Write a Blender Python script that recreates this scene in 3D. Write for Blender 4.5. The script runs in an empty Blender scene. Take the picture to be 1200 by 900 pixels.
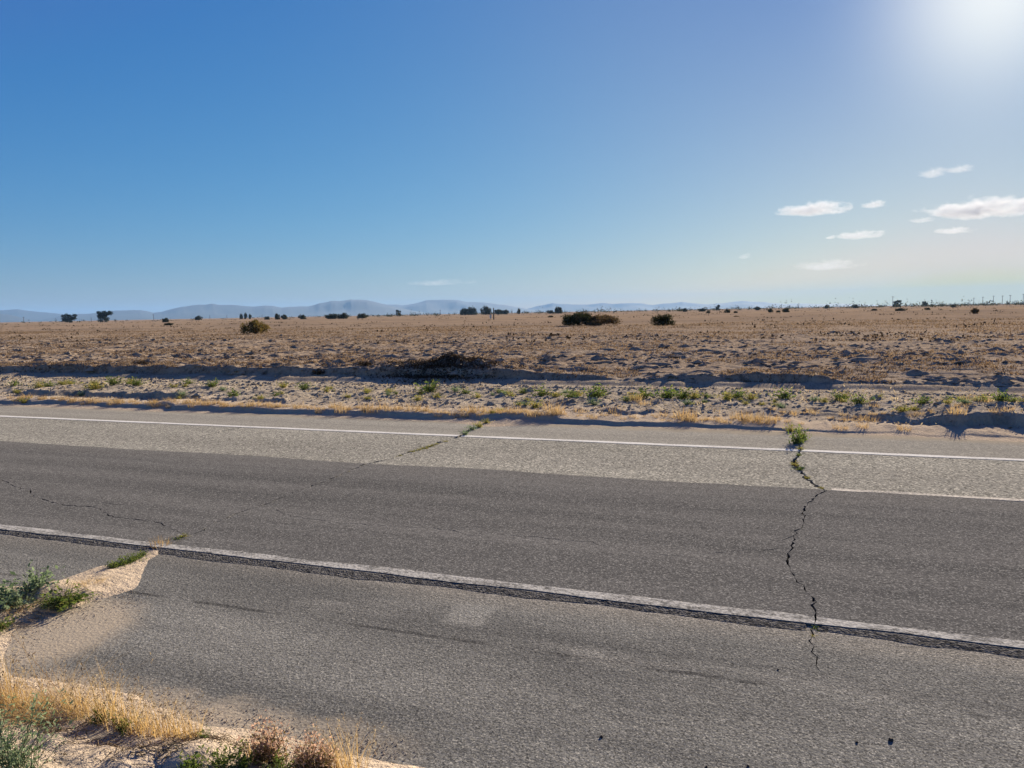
import bpy, math, random
import numpy as np
from mathutils import Matrix, Vector, geometry
sc = bpy.context.scene
COL = sc.collection
R = math.radians

# ------------------------------------------------------------------ camera
# world axes: X runs along the road (to the right), Y across it (away), Z up
F = 900.0; H = 1.62; HEAD = R(110.7); PITCH = R(-5.31); ROLL = R(1.06)
fw0 = np.array([math.cos(HEAD), math.sin(HEAD), 0]); rt0 = np.array([math.sin(HEAD), -math.cos(HEAD), 0])
up0 = np.array([0, 0, 1.0])
FW = fw0*math.cos(PITCH)+up0*math.sin(PITCH); UP1 = up0*math.cos(PITCH)-fw0*math.sin(PITCH)
RT = rt0*math.cos(ROLL)-UP1*math.sin(ROLL); UP = UP1*math.cos(ROLL)+rt0*math.sin(ROLL)
CAM = np.array([0, 0, H])
cd = bpy.data.cameras.new('camera'); cam = bpy.data.objects.new('camera', cd); COL.objects.link(cam)
cd.sensor_width = 36; cd.lens = 27.0; cd.clip_start = 0.05; cd.clip_end = 200000
cam.matrix_world = Matrix(((RT[0], UP[0], -FW[0], 0), (RT[1], UP[1], -FW[1], 0), (RT[2], UP[2], -FW[2], H), (0, 0, 0, 1)))
sc.camera = cam

# ------------------------------------------------------------------ sky, sun, exposure
SUN_EL = R(19.0); SUN_AZ = R(79.0)             # azimuth counted from +X towards +Y
w = bpy.data.worlds.new('World'); sc.world = w; w.use_nodes = True
nt = w.node_tree; nt.nodes.clear()
sky = nt.nodes.new('ShaderNodeTexSky'); sky.sky_type = 'NISHITA'; sky.sun_disc = False
sky.sun_elevation = SUN_EL; sky.sun_rotation = R(90)-SUN_AZ
sky.altitude = 0; sky.air_density = 0.4; sky.dust_density = 0.4; sky.ozone_density = 1.0
bg = nt.nodes.new('ShaderNodeBackground'); bg.inputs['Strength'].default_value = 0.05
wo = nt.nodes.new('ShaderNodeOutputWorld')
# one colour response for the whole sky dome: out = 10 * (k0 + K . (0.1 * in) ^ 0.6 + aureole of the sun in dusty air)
def vm(op, a=None, b=None, scale=None):
    v = nt.nodes.new('ShaderNodeVectorMath'); v.operation = op
    for i_, q in enumerate((a, b)):
        if isinstance(q, bpy.types.NodeSocket): nt.links.new(q, v.inputs[i_])
        elif q is not None: v.inputs[i_].default_value = q
    if isinstance(scale, bpy.types.NodeSocket): nt.links.new(scale, v.inputs['Scale'])
    elif scale is not None: v.inputs['Scale'].default_value = scale
    return v
def sm(op, a, b):
    v = nt.nodes.new('ShaderNodeMath'); v.operation = op
    for i_, q in enumerate((a, b)):
        if isinstance(q, bpy.types.NodeSocket): nt.links.new(q, v.inputs[i_])
        else: v.inputs[i_].default_value = q
    return v.outputs[0]
sp_ = nt.nodes.new('ShaderNodeSeparateColor'); nt.links.new(sky.outputs[0], sp_.inputs[0])
acc = vm('ADD', (-.215, -1.032, 1.712), (0, 0, 0)).outputs[0]
for ch, col_ in enumerate(((3.181, -1.349, 11.052), (8.393, 2.396, -29.485), (-6.235, 5.06, 21.368))):
    acc = vm('ADD', acc, vm('SCALE', col_, scale=sm('POWER', sm('MINIMUM', sm('MULTIPLY', sp_.outputs[ch], .1), (4.5, 3.6, 2.4)[ch]), .6)).outputs[0]).outputs[0]
sx_ = nt.nodes.new('ShaderNodeSeparateXYZ'); cx_ = nt.nodes.new('ShaderNodeCombineXYZ'); nt.links.new(acc, sx_.inputs[0])
for ch, lim in enumerate((9.2, 7.9, 9.9)):      # the camera rolls off the brightest sky
    m_ = nt.nodes.new('ShaderNodeMath'); m_.operation = 'SMOOTH_MIN'; m_.inputs[1].default_value = lim; m_.inputs[2].default_value = 1.4
    nt.links.new(sx_.outputs[ch], m_.inputs[0]); nt.links.new(m_.outputs[0], cx_.inputs[ch])
acc = cx_.outputs[0]
tcw = nt.nodes.new('ShaderNodeTexCoord')
cosun = sm('MAXIMUM', vm('DOT_PRODUCT', tcw.outputs['Generated'], (math.cos(SUN_AZ)*math.cos(SUN_EL), math.sin(SUN_AZ)*math.cos(SUN_EL), math.sin(SUN_EL))).outputs['Value'], 0.0)
for col_, pw in (((6.35, 5.55, 3.4), 240), ((-3.5, -2.4, .1), 30)):
    acc = vm('ADD', acc, vm('SCALE', col_, scale=sm('POWER', cosun, pw)).outputs[0]).outputs[0]
nt.links.new(vm('SCALE', vm('MAXIMUM', acc, (.45, 1.0, 2.8)).outputs[0], scale=.7071).outputs[0], bg.inputs[0]); nt.links.new(bg.outputs[0], wo.inputs[0])
sl = bpy.data.lights.new('sun', 'SUN'); sun = bpy.data.objects.new('sun', sl); COL.objects.link(sun)
sl.energy = 5.0; sl.angle = R(0.53); sl.color = (1.0, 0.87, 0.69)
sd = Vector((math.cos(SUN_AZ)*math.cos(SUN_EL), math.sin(SUN_AZ)*math.cos(SUN_EL), math.sin(SUN_EL)))
sun.rotation_euler = sd.to_track_quat('Z', 'Y').to_euler(); sun.location = (0, 0, 40)
sc.view_settings.view_transform = 'Standard'; sc.view_settings.look = 'None'
sc.view_settings.exposure = 1.5; sc.view_settings.gamma = 1.0
sc.cycles.volume_bounces = 3; sc.cycles.max_bounces = 8

# ------------------------------------------------------------------ helpers: pixel -> world, noise
def ray(px, py): return FW*F+RT*(px-600)-UP*(py-450)
def W(px, py, z=0.0):
    d = ray(px, py); t = (z-H)/d[2]; return CAM+d*t
def horizon(px): return 377.5-(377.5-355.25)*px/1200.0
def far(px, dist):
    d = ray(px, horizon(px)); d[2] = 0; d /= np.linalg.norm(d); return np.array([d[0]*dist, d[1]*dist])
def hsh(ix, iy, seed):
    h = (ix.astype(np.int64)*374761393+iy.astype(np.int64)*668265263+seed*974634777) & 0xffffffff
    h = ((h ^ (h >> 13))*1274126177) & 0xffffffff
    h = (h ^ (h >> 16)) & 0xffffffff
    return h/4294967295.0*2-1
def vnoise(x, y, seed=0):
    x0 = np.floor(x); y0 = np.floor(y); fx = x-x0; fy = y-y0
    fx = fx*fx*fx*(fx*(fx*6-15)+10); fy = fy*fy*fy*(fy*(fy*6-15)+10)
    a = hsh(x0, y0, seed); b = hsh(x0+1, y0, seed); c = hsh(x0, y0+1, seed); d = hsh(x0+1, y0+1, seed)
    return (a*(1-fx)+b*fx)*(1-fy)+(c*(1-fx)+d*fx)*fy
def fbm(x, y, wl, octs, seed, cell=None, gain=0.5):
    out = np.zeros_like(x); amp = 1.0
    for i in range(octs):
        L = wl/2**i
        n = vnoise(x/L+17.3*i, y/L-9.1*i, seed+i)
        if cell is not None: n = n*np.clip(L/(cell*2.2)-0.6, 0, 1)
        out += n*amp; amp *= gain
    return out
def ss(a, b, x):
    t = np.clip((x-a)/(b-a), 0, 1); return t*t*(3-2*t)
def segdist(x, y, pts):
    best = np.full(x.shape, 1e9)
    for (ax, ay), (bx, by) in zip(pts[:-1], pts[1:]):
        dx, dy = bx-ax, by-ay; L = dx*dx+dy*dy
        t = np.clip(((x-ax)*dx+(y-ay)*dy)/L, 0, 1)
        best = np.minimum(best, np.hypot(x-ax-t*dx, y-ay-t*dy))
    return best
def inside(x, y, poly):
    r = np.zeros(x.shape, bool); n = len(poly)
    for i in range(n):
        x1, y1 = poly[i]; x2, y2 = poly[(i+1) % n]
        if y1 == y2: continue
        c = ((y1 > y) != (y2 > y)) & (x < (x2-x1)*(y-y1)/(y2-y1)+x1); r ^= c
    return r

# ------------------------------------------------------------------ helpers: objects
def tag(o, label=None, cat=None, group=None, kind=None):
    if label: o['label'] = label
    if cat: o['category'] = cat
    if group: o['group'] = group
    if kind: o['kind'] = kind
    return o
def mesh_obj(name, me, parent=None, mat=None):
    o = bpy.data.objects.new(name, me); COL.objects.link(o)
    if parent: o.parent = parent
    if mat and not me.materials: me.materials.append(mat)
    return o
def empty(name, loc, rz=0, s=1.0):
    o = bpy.data.objects.new(name, None); COL.objects.link(o); o.location = loc; o.rotation_euler = (0, 0, rz)
    o.scale = (s, s, s) if not hasattr(s, '__len__') else s; o.empty_display_size = 0.1
    return o
def np_mesh(name, verts, faces, mat=None, smooth=False):
    """verts (n,3), faces (m,k)"""
    me = bpy.data.meshes.new(name); verts = np.asarray(verts, np.float32); faces = np.asarray(faces, np.int32)
    m, k = faces.shape
    me.vertices.add(len(verts)); me.vertices.foreach_set('co', verts.ravel())
    me.loops.add(m*k); me.loops.foreach_set('vertex_index', faces.ravel())
    me.polygons.add(m); me.polygons.foreach_set('loop_start', np.arange(0, m*k, k, dtype=np.int32))
    me.polygons.foreach_set('use_smooth', np.full(m, bool(smooth)))
    me.update(calc_edges=True)
    if mat: me.materials.append(mat)
    return me
class MB:
    def __init__(s): s.v = []; s.f = []; s.n = 0
    def add(s, v, f):
        v = np.asarray(v, float); s.v.append(v); s.f.append(np.asarray(f, int)+s.n); s.n += len(v)
    def mesh(s, name, mat, smooth=False):
        fs = [np.hstack([f, f[:, -1:]]) if f.shape[1] == 3 else f for f in s.f]
        tri = all(f.shape[1] == 3 for f in s.f)
        if tri: return np_mesh(name, np.vstack(s.v), np.vstack(s.f), mat, smooth)
        me = bpy.data.meshes.new(name)
        me.from_pydata(np.vstack(s.v).tolist(), [], [tuple(r) for f in s.f for r in f.tolist()]); me.update()
        if smooth: me.polygons.foreach_set('use_smooth', np.ones(len(me.polygons), bool))
        me.materials.append(mat); return me
def tube(mb, pts, rads, n=5):
    pts = np.asarray(pts, float); k = len(pts); V = []
    for i in range(k):
        t = pts[min(i+1, k-1)]-pts[max(i-1, 0)]; t = t/(np.linalg.norm(t)+1e-9)
        a = np.cross(t, [0.31, 0.87, 0.2]); a /= np.linalg.norm(a); b = np.cross(t, a)
        for j in range(n):
            g = 2*math.pi*j/n; V.append(pts[i]+(a*math.cos(g)+b*math.sin(g))*rads[i])
    Fq = [(i*n+j, i*n+(j+1) % n, (i+1)*n+(j+1) % n, (i+1)*n+j) for i in range(k-1) for j in range(n)]
    mb.add(V, Fq)
    mb.add([V[-n+j] for j in range(n)][:4], [(0, 1, 2, 3)]) if n >= 4 else None
def box(mb, c, s, rz=0):
    x, y, z = s[0]/2, s[1]/2, s[2]/2
    v = np.array([(i*x, j*y, k*z) for i in (-1, 1) for j in (-1, 1) for k in (-1, 1)])
    ca, sa = math.cos(rz), math.sin(rz); v = np.stack([v[:, 0]*ca-v[:, 1]*sa, v[:, 0]*sa+v[:, 1]*ca, v[:, 2]], 1)+np.array(c)
    mb.add(v, [(0, 1, 3, 2), (4, 6, 7, 5), (0, 4, 5, 1), (2, 3, 7, 6), (0, 2, 6, 4), (1, 5, 7, 3)])

# ------------------------------------------------------------------ helpers: materials
ALB = .72      # overall reflectance of soil, asphalt and paint
class NT:
    def __init__(s, name):
        s.m = bpy.data.materials.new(name); s.m.use_nodes = True; s.t = s.m.node_tree; s.t.nodes.clear()
        s.out = s.n('ShaderNodeOutputMaterial')
    def n(s, typ, **kw):
        nd = s.t.nodes.new(typ)
        for k, v in kw.items(): setattr(nd, k, v)
        return nd
    def put(s, sock, val):
        if isinstance(val, bpy.types.NodeSocket): s.t.links.new(val, sock)
        elif val is not None:
            if hasattr(val, '__len__') and len(val) == 3 and sock.type == 'RGBA': val = (*val, 1)
            sock.default_value = val
    def pos(s): return s.n('ShaderNodeNewGeometry').outputs['Position']
    def obj(s): return s.n('ShaderNodeTexCoord').outputs['Object']
    def scale(s, vec, x, y, z, off=(0, 0, 0)):
        m = s.n('ShaderNodeMapping'); s.put(m.inputs[0], vec); m.inputs['Scale'].default_value = (x, y, z); m.inputs['Location'].default_value = off
        return m.outputs[0]
    def noise(s, vec, sc_, det=2, rough=0.5, out=0, dist=0):
        m = s.n('ShaderNodeTexNoise'); s.put(m.inputs['Vector'], vec); m.inputs['Scale'].default_value = sc_
        m.inputs['Detail'].default_value = det; m.inputs['Roughness'].default_value = rough; m.inputs['Distortion'].default_value = dist
        return m.outputs[out]
    def vor(s, vec, sc_, out='Distance', feature='F1'):
        m = s.n('ShaderNodeTexVoronoi', feature=feature); s.put(m.inputs['Vector'], vec); m.inputs['Scale'].default_value = sc_
        return m.outputs[out]
    def mr(s, v, a, b, c=0.0, d=1.0, smooth=False):
        m = s.n('ShaderNodeMapRange'); m.interpolation_type = 'SMOOTHSTEP' if smooth else 'LINEAR'
        s.put(m.inputs[0], v)
        for i, q in enumerate((a, b, c, d)): s.put(m.inputs[i+1], q)
        return m.outputs[0]
    def math(s, op, a, b=None, c=None):
        m = s.n('ShaderNodeMath', operation=op); s.put(m.inputs[0], a); s.put(m.inputs[1], b); s.put(m.inputs[2], c); return m.outputs[0]
    def mix(s, f, a, b, mode='MIX'):
        m = s.n('ShaderNodeMix', data_type='RGBA', blend_type=mode); s.put(m.inputs[0], f); s.put(m.inputs[6], a); s.put(m.inputs[7], b); return m.outputs[2]
    def ramp(s, f, stops):
        m = s.n('ShaderNodeValToRGB'); s.put(m.inputs[0], f); e = m.color_ramp.elements
        while len(e) < len(stops): e.new(0.5)
        for i, (p, c) in enumerate(stops): e[i].position = p; e[i].color = (*c, 1)
        return m.outputs[0]
    def sep(s, v): return s.n('ShaderNodeSeparateXYZ'), v
    def xyz(s, v):
        m = s.n('ShaderNodeSeparateXYZ'); s.put(m.inputs[0], v); return m.outputs
    def bump(s, h, strength, dist, normal=None):
        m = s.n('ShaderNodeBump'); s.put(m.inputs['Height'], h); m.inputs['Strength'].default_value = strength; m.inputs['Distance'].default_value = dist
        if normal: s.put(m.inputs['Normal'], normal)
        return m.outputs[0]
    def princ(s, col, rough=0.9, normal=None, spec=0.3):
        m = s.n('ShaderNodeBsdfPrincipled'); s.put(m.inputs['Base Color'], s.mix(1.0, col, (ALB, ALB, ALB), 'MULTIPLY')); s.put(m.inputs['Roughness'], rough)
        m.inputs['Specular IOR Level'].default_value = spec
        if normal: s.put(m.inputs['Normal'], normal)
        s.t.links.new(m.outputs[0], s.out.inputs[0]); return m.outputs[0]

def leaf_mat(name, cols, trans=0.35, tcol=None):
    n = NT(name); g = n.n('ShaderNodeNewGeometry'); r = g.outputs['Random Per Island']
    oi = n.n('ShaderNodeObjectInfo').outputs['Random']
    f = n.math('FRACT', n.math('ADD', r, n.math('MULTIPLY', oi, 0.37)))
    k = len(cols); c = n.ramp(f, [(i/(k-1) if k > 1 else 0, cols[i]) for i in range(k)])
    d = n.n('ShaderNodeBsdfDiffuse'); n.put(d.inputs[0], c)
    t = n.n('ShaderNodeBsdfTranslucent'); n.put(t.inputs[0], c)
    m = n.n('ShaderNodeMixShader'); m.inputs[0].default_value = trans
    n.t.links.new(d.outputs[0], m.inputs[1]); n.t.links.new(t.outputs[0], m.inputs[2]); n.t.links.new(m.outputs[0], n.out.inputs[0])
    return n.m
M = {}
M['green'] = leaf_mat('green_leaf', [(.05, .085, .018), (.09, .135, .025), (.14, .18, .04), (.18, .18, .05)], .45)
M['greygreen'] = leaf_mat('grey_green_leaf', [(.12, .17, .08), (.19, .25, .13), (.27, .33, .20)], .35)
M['yellowgreen'] = leaf_mat('yellow_green_leaf', [(.12, .15, .035), (.20, .21, .05), (.28, .24, .07), (.34, .24, .08)], .5)
M['gold'] = leaf_mat('golden_dry_grass', [(.40, .27, .10), (.50, .34, .14), (.58, .43, .21), (.33, .20, .08)], .5)
M['lipgrass'] = leaf_mat('lip_grass', [(.32, .20, .08), (.42, .28, .12), (.46, .34, .18), (.22, .15, .08)], .45)
M['pale'] = leaf_mat('pale_straw', [(.34, .27, .17), (.44, .36, .23), (.15, .11, .07), (.28, .20, .12)], .4)
M['pink'] = leaf_mat('dry_pinkish_seed', [(.50, .31, .22), (.60, .40, .28), (.42, .26, .17), (.50, .40, .26)], .5)
M['brownstub'] = leaf_mat('brown_stubble', [(.10, .062, .035), (.19, .125, .07), (.28, .20, .125), (.05, .036, .026), (.24, .155, .085)], .35)
M['darkbush'] = leaf_mat('dark_bush_leaf', [(.018, .022, .009), (.034, .038, .015), (.05, .05, .018), (.065, .052, .022)], .25)
M['bushbrown'] = leaf_mat('brown_bush_twig', [(.07, .045, .025), (.11, .07, .035), (.15, .10, .045), (.09, .08, .03)], .3)
M['olive'] = leaf_mat('olive_gold_leaf', [(.07, .06, .02), (.12, .10, .03), (.18, .13, .04), (.24, .15, .05)], .35)
M['tree'] = leaf_mat('tree_leaf', [(.013, .02, .010), (.022, .030, .014), (.032, .040, .020)], .15)
M['deadbrush'] = leaf_mat('dead_brush', [(.035, .025, .016), (.06, .042, .026), (.09, .064, .04), (.022, .017, .013)], .1)
def plain(name, col, rough=.9, var=.25, sc_=30):
    n = NT(name); f = n.noise(n.obj(), sc_, 3)
    n.princ(n.mix(f, tuple(c*(1-var) for c in col), tuple(min(1, c*(1+var)) for c in col)), rough); return n.m
M['stem'] = plain('dry_stem', (.20, .14, .08)); M['bark'] = plain('bark', (.07, .055, .045), sc_=8)
M['greenstem'] = plain('green_stem', (.13, .16, .07)); M['polewood'] = plain('pole_wood', (.10, .085, .07), sc_=5)
M['whitepaint'] = plain('white_paint', (.75, .75, .72), .6, .08); M['stone'] = plain('stone', (.20, .17, .14), sc_=40)

# ground
def ground_material():
    n = NT('ground_soil'); P = n.pos(); X, Y, Z = n.xyz(P)
    n1 = n.noise(P, 1.3, 5, .6); n2 = n.noise(P, 9, 5, .65); n3 = n.noise(P, 60, 4, .7); n4 = n.noise(n.scale(P, .06, .35, .1), 1, 5, .6)
    sand = n.mix(n.mr(n2, .3, .7), (.62, .50, .37), (.47, .375, .275))
    sand = n.mix(n.mr(n3, .35, .7), sand, n.mix(.5, sand, (.60, .49, .37)))
    # coarse dry litter and crumbs on the verge, with their short shadows painted in
    crumbs = n.mr(n.noise(n.scale(P, 1, .34, 1), 24, 5, .8), .50, .58)
    verge = n.mix(n.math('MULTIPLY', crumbs, .62), n.mix(n.mr(n1, .35, .65), (.56, .475, .36), (.44, .365, .275)), (.15, .12, .085))
    # field: brown dry stubble over tan soil
    soil = n.mix(n.mr(n2, .3, .7), (.45, .36, .27), (.29, .23, .17))
    dry = n.mix(n.mr(n.noise(P, 5, 5, .7), .35, .65), (.26, .185, .125), (.38, .285, .195))
    far_y = n.mr(Y, 20, 60, smooth=True)
    cover = n.mr(n.math('ADD', n.math('MULTIPLY', n1, .45), n.math('ADD', n.math('MULTIPLY', n4, .45), n.math('MULTIPLY', n.noise(P, 14, 4, .7), .35))), .52, .72)
    cover = n.math('MAXIMUM', cover, n.math('MULTIPLY', far_y, .75))
    # pale soil patch to the right
    bare = n.math('MULTIPLY', n.mr(X, -8, 6, smooth=True), n.mr(Y, 55, 35, smooth=True))
    cover = n.math('MULTIPLY', cover, n.math('SUBTRACT', 1, n.math('MULTIPLY', bare, .65)))
    field = n.mix(cover, soil, dry)
    field = n.mix(n.math('MULTIPLY', n.mr(n.noise(n.scale(P, 1, .30, 1), 9, 6, .8), .50, .60), .75), n.mix(1.0, field, (1.2, 1.2, 1.2), 'MULTIPLY'), (.11, .08, .055))
    streak = n.mr(n.noise(n.scale(P, .018, .12, .1), 1, 6, .65), .42, .66)
    farcol = n.mix(streak, (.36, .265, .185), (.23, .175, .13))
    farcol = n.mix(n.mr(n.noise(n.scale(P, .006, .03, .1), 1, 4, .6), .5, .68), farcol, (.42, .30, .18))
    farcol = n.mix(n.mr(n.noise(n.scale(P, .3, 1, .1), 1, 5, .7), .55, .68), farcol, (.12, .085, .06))
    field = n.mix(n.mr(Y, 35, 110, smooth=True), field, farcol)
    wob = n.math('ADD', Y, n.math('MULTIPLY', n.math('SUBTRACT', n1, .5), 1.5))
    c = n.mix(n.mr(wob, 15.5, 16.6), verge, field)
    c = n.mix(n.mr(wob, 11.9, 11.0), c, sand)
    b = n.math('ADD', n.math('MULTIPLY', n2, .6), n.math('MULTIPLY', n3, .25))
    n.princ(c, 1.0, n.bump(n3, .5, .012, n.bump(n.noise(P, 24, 4, .7), .8, .03)), 0.0)
    return n.m
M['ground'] = ground_material()

def asphalt_material(name, over):
    n = NT(name); P = n.pos(); X, Y, Z = n.xyz(P)
    wn = n.math('MULTIPLY', n.math('SUBTRACT', n.noise(P, 2.2, 4, .6), .5), .16)
    Yw = n.math('ADD', Y, wn)
    fine = n.vor(P, 210, 'Color'); fr = n.xyz(fine)[0]
    mid = n.vor(P, 130 if over else 180, 'Color'); mr_ = n.xyz(mid)[0]; mg = n.xyz(mid)[1]
    coarse = n.xyz(n.vor(P, 60, 'Color'))[0]
    big = n.noise(n.scale(P, .25, 1, 1), .9, 5, .6)
    streak = n.noise(n.scale(P, .12, 2.6, 1), 1.2, 5, .65)
    if over:
        base = n.mix(n.mr(streak, .32, .68), (.060, .058, .056), (.108, .102, .096))
        base = n.mix(n.math('MULTIPLY', n.mr(Yw, 6.6, 7.1, smooth=True), .35), base, (.14, .128, .115))
        rock = n.math('MULTIPLY', n.mr(mr_, .74, .93), .7)
        base = n.mix(rock, base, (.27, .255, .235))
        base = n.mix(n.math('MULTIPLY', n.mr(n.xyz(n.vor(P, 62, 'Color'))[2], .70, .95), .55), base, (.028, .027, .027))
        base = n.mix(n.math('MULTIPLY', n.mr(fr, .5, 1), .35), base, (.17, .16, .15))
    else:
        # near shoulder
        near = n.mix(n.mr(big, .36, .64), (.100, .096, .090), (.190, .180, .163))
        near = n.mix(n.math('MULTIPLY', n.mr(Yw, 3.75, 4.0), n.mr(Yw, 4.3, 4.0)), near, (.20, .18, .155))
        # worn darker wheel path and tar seam along the shoulder
        seam = n.math('MULTIPLY', n.mr(n.math('ABSOLUTE', n.math('SUBTRACT', n.math('ADD', Y, n.math('MULTIPLY', n.noise(P, 5, 4, .7), .05)), 3.38)), .022, .010), n.mr(n.noise(n.scale(P, .55, .01, .01), 2.3, 3, .6), .47, .53))
        near = n.mix(n.math('MULTIPLY', seam, .8), near, (.05, .048, .046))
        band = n.math('MULTIPLY', n.mr(streak, .45, .7), n.math('MULTIPLY', n.mr(Yw, 2.9, 3.3, smooth=True), n.mr(Yw, 3.8, 3.5, smooth=True)))
        near = n.mix(n.math('MULTIPLY', band, .65), near, (.08, .076, .072))
        sm_ = n.math('MULTIPLY', n.mr(n.noise(n.scale(P, .35, 1.3, 1), 2.1, 5, .62), .55, .66), n.math('MULTIPLY', n.mr(Yw, 3.1, 3.3, smooth=True), n.mr(Yw, 4.1, 3.9, smooth=True)))
        near = n.mix(n.math('MULTIPLY', sm_, .45), near, (.22, .205, .185))
        low = n.mr(n.noise(n.scale(P, .10, 1.6, 1), 1.1, 5, .6), .48, .62)
        near = n.mix(n.math('MULTIPLY', low, .5), near, (.085, .082, .078))
        # pale square patch
        pc = W(550, 721); px_ = n.math('ABSOLUTE', n.math('SUBTRACT', n.math('ADD', X, wn), float(pc[0]))); py_ = n.math('ABSOLUTE', n.math('SUBTRACT', n.math('ADD', Y, wn), float(pc[1])))
        patch = n.math('MULTIPLY', n.mr(px_, .13, .09), n.mr(py_, .18, .12))
        near = n.mix(n.math('MULTIPLY', patch, .42), near, (.26, .245, .22))
        chip = n.mix(n.mr(big, .3, .7), (.235, .215, .188), (.30, .275, .24))
        wheel = n.mr(n.math('ABSOLUTE', n.math('SUBTRACT', Y, 8.0)), .6, .2, smooth=True)
        chip = n.mix(n.math('MULTIPLY', wheel, .2), chip, (.22, .20, .18))
        shf = n.mix(n.mr(streak, .3, .7), (.235, .212, .187), (.30, .272, .238))
        base = n.mix(n.mr(Yw, 5.5, 6.5), near, chip)
        base = n.mix(n.mr(Yw, 9.15, 9.3), base, shf)
        kk = n.mr(Yw, 9.15, 9.35, 1.0, .45)
        lit = n.math('MULTIPLY', n.mr(n.mix(n.mr(Y, 4.5, 6), mr_, coarse), .66, .96), kk)
        base = n.mix(1.0, base, n.mix(lit, (1, 1, 1), (1.9, 1.86, 1.8)), 'MULTIPLY')
        drk = n.math('MULTIPLY', n.mr(n.mix(n.mr(Y, 4.5, 6), mg, n.xyz(n.vor(P, 60, 'Color'))[1]), .55, .85), kk)
        base = n.mix(1.0, base, n.mix(drk, (1, 1, 1), (.48, .48, .48)), 'MULTIPLY')
        base = n.mix(n.mr(fr, 0, 1), n.mix(1.0, base, (.8, .8, .8), 'MULTIPLY'), n.mix(1.0, base, (1.25, 1.25, 1.25), 'MULTIPLY'))
        # wind-blown dust near both sand edges and round the sand lobe at left
        dn = n.math('MULTIPLY', n.math('SUBTRACT', n.noise(P, 3.5, 5, .65), .5), .5)
        d1 = n.mr(n.math('ADD', Y, dn), 2.58, 2.33, smooth=True)
        d1 = n.math('MULTIPLY', d1, n.mr(X, -1.2, -1.9))
        d2 = n.mr(n.math('ADD', Y, n.math('MULTIPLY', dn, .8)), 10.1, 10.5, smooth=True)
        lobe = W(28, 738); dx = n.math('SUBTRACT', X, float(lobe[0])); dy = n.math('SUBTRACT', Y, float(lobe[1]))
        dd = n.math('SQRT', n.math('ADD', n.math('POWER', n.math('MULTIPLY', dx, .9), 2), n.math('POWER', dy, 2)))
        d3 = n.mr(n.math('ADD', dd, n.math('MULTIPLY', dn, .6)), .62, .38, smooth=True)
        dust = n.math('MAXIMUM', n.math('MAXIMUM', d1, d2), d3)
        grain = n.mr(n.noise(P, 70, 3, .7), .35, .6)
        base = n.mix(n.math('MULTIPLY', dust, n.mr(grain, 0, 1, .45, 1.0)), base, (.34, .275, .205))
    h = n.math('ADD', n.math('MULTIPLY', n.vor(P, 62), 1.0), n.math('MULTIPLY', n.vor(P, 160), .4))
    gain = (1.47, 1.50, 1.50) if over else n.mix(n.mr(Y, 4.5, 6), (1.38, 1.42, 1.43), (1.17, 1.22, 1.20))
    n.princ(n.mix(1.0, base, gain, 'MULTIPLY'), 1.0, n.bump(h, .30 if over else .45, .004), 0.0)
    return n.m
M['asph'] = asphalt_material('weathered_asphalt', False); M['over'] = asphalt_material('dark_asphalt_overlay', True)
def edge_material():
    n = NT('broken_overlay_edge'); P = n.pos()
    c = n.xyz(n.vor(P, 70, 'Color'))[0]
    base = n.mix(n.mr(c, .1, .95), (.055, .053, .050), (.19, .18, .165))  # darker base colour stands in for the shade on the slope
    n.princ(base, .85, n.bump(n.vor(P, 80), .8, .007), .0); return n.m
M['edge'] = edge_material()
def paint_material(name, col, lo, hi, under):
    n = NT(name); P = n.pos()
    wear = n.mr(n.math('ADD', n.math('MULTIPLY', n.noise(P, 45, 4, .75), .6), n.math('MULTIPLY', n.noise(n.scale(P, .5, 2, 1), 4, 4, .7), .4)), lo, hi)
    agg = n.xyz(n.vor(P, 62, 'Color'))[0]
    u = n.mix(agg, tuple(c*.7 for c in under), tuple(c*1.4 for c in under))
    n.princ(n.mix(wear, n.mix(n.mr(agg, 0, 1, 0, .25), col, under), u), .7, n.bump(n.vor(P, 62), .4, .005), 0.0); return n.m
M['line1'] = paint_material('worn_white_paint_near', (.56, .54, .50), .45, .58, (.15, .145, .135))
M['line2'] = paint_material('white_paint_far', (.82, .80, .75), .50, .64, (.36, .33, .29))
M['line3'] = paint_material('faded_cream_line', (.80, .73, .62), .47, .57, (.30, .28, .25))
# ------------------------------------------------------------------ cracks (plan outlines, shared by every sheet of the road)
ZO = 0.0085
def jag(pts, z, seed, amp=1.0, wk=1.0):
    """pixel polyline with widths -> finely jagged world polyline [(x, y, w)]"""
    rnd = random.Random(seed); P = []
    for p in pts:
        q = W(p[0], p[1], z); P.append((q[0], q[1], wk*p[2]/F*math.hypot(q[0], q[1])))
    out = [P[0]]
    for a, b in zip(P[:-1], P[1:]):
        L = math.hypot(b[0]-a[0], b[1]-a[1]); k = max(2, int(L/.045))
        for i in range(1, k+1):
            t = i/k; j = .013*amp if i < k else 0
            out.append((a[0]+(b[0]-a[0])*t+rnd.uniform(-j, j)*1.3, a[1]+(b[1]-a[1])*t+rnd.uniform(-j, j)*1.3, (a[2]+(b[2]-a[2])*t)*rnd.uniform(.15, 1.25)**1.3*1.25))
    return out
def ribbon(poly):
    L = []; Rr = []
    for i, (x, y, w_) in enumerate(poly):
        a = poly[max(i-1, 0)]; b = poly[min(i+1, len(poly)-1)]
        dx, dy = b[0]-a[0], b[1]-a[1]; l = math.hypot(dx, dy)+1e-9
        nx, ny = -dy/l, dx/l; w2 = max(w_*.72, .0025)/2
        L.append((x+nx*w2, y+ny*w2)); Rr.append((x-nx*w2, y-ny*w2))
    return L+Rr[::-1]
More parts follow.
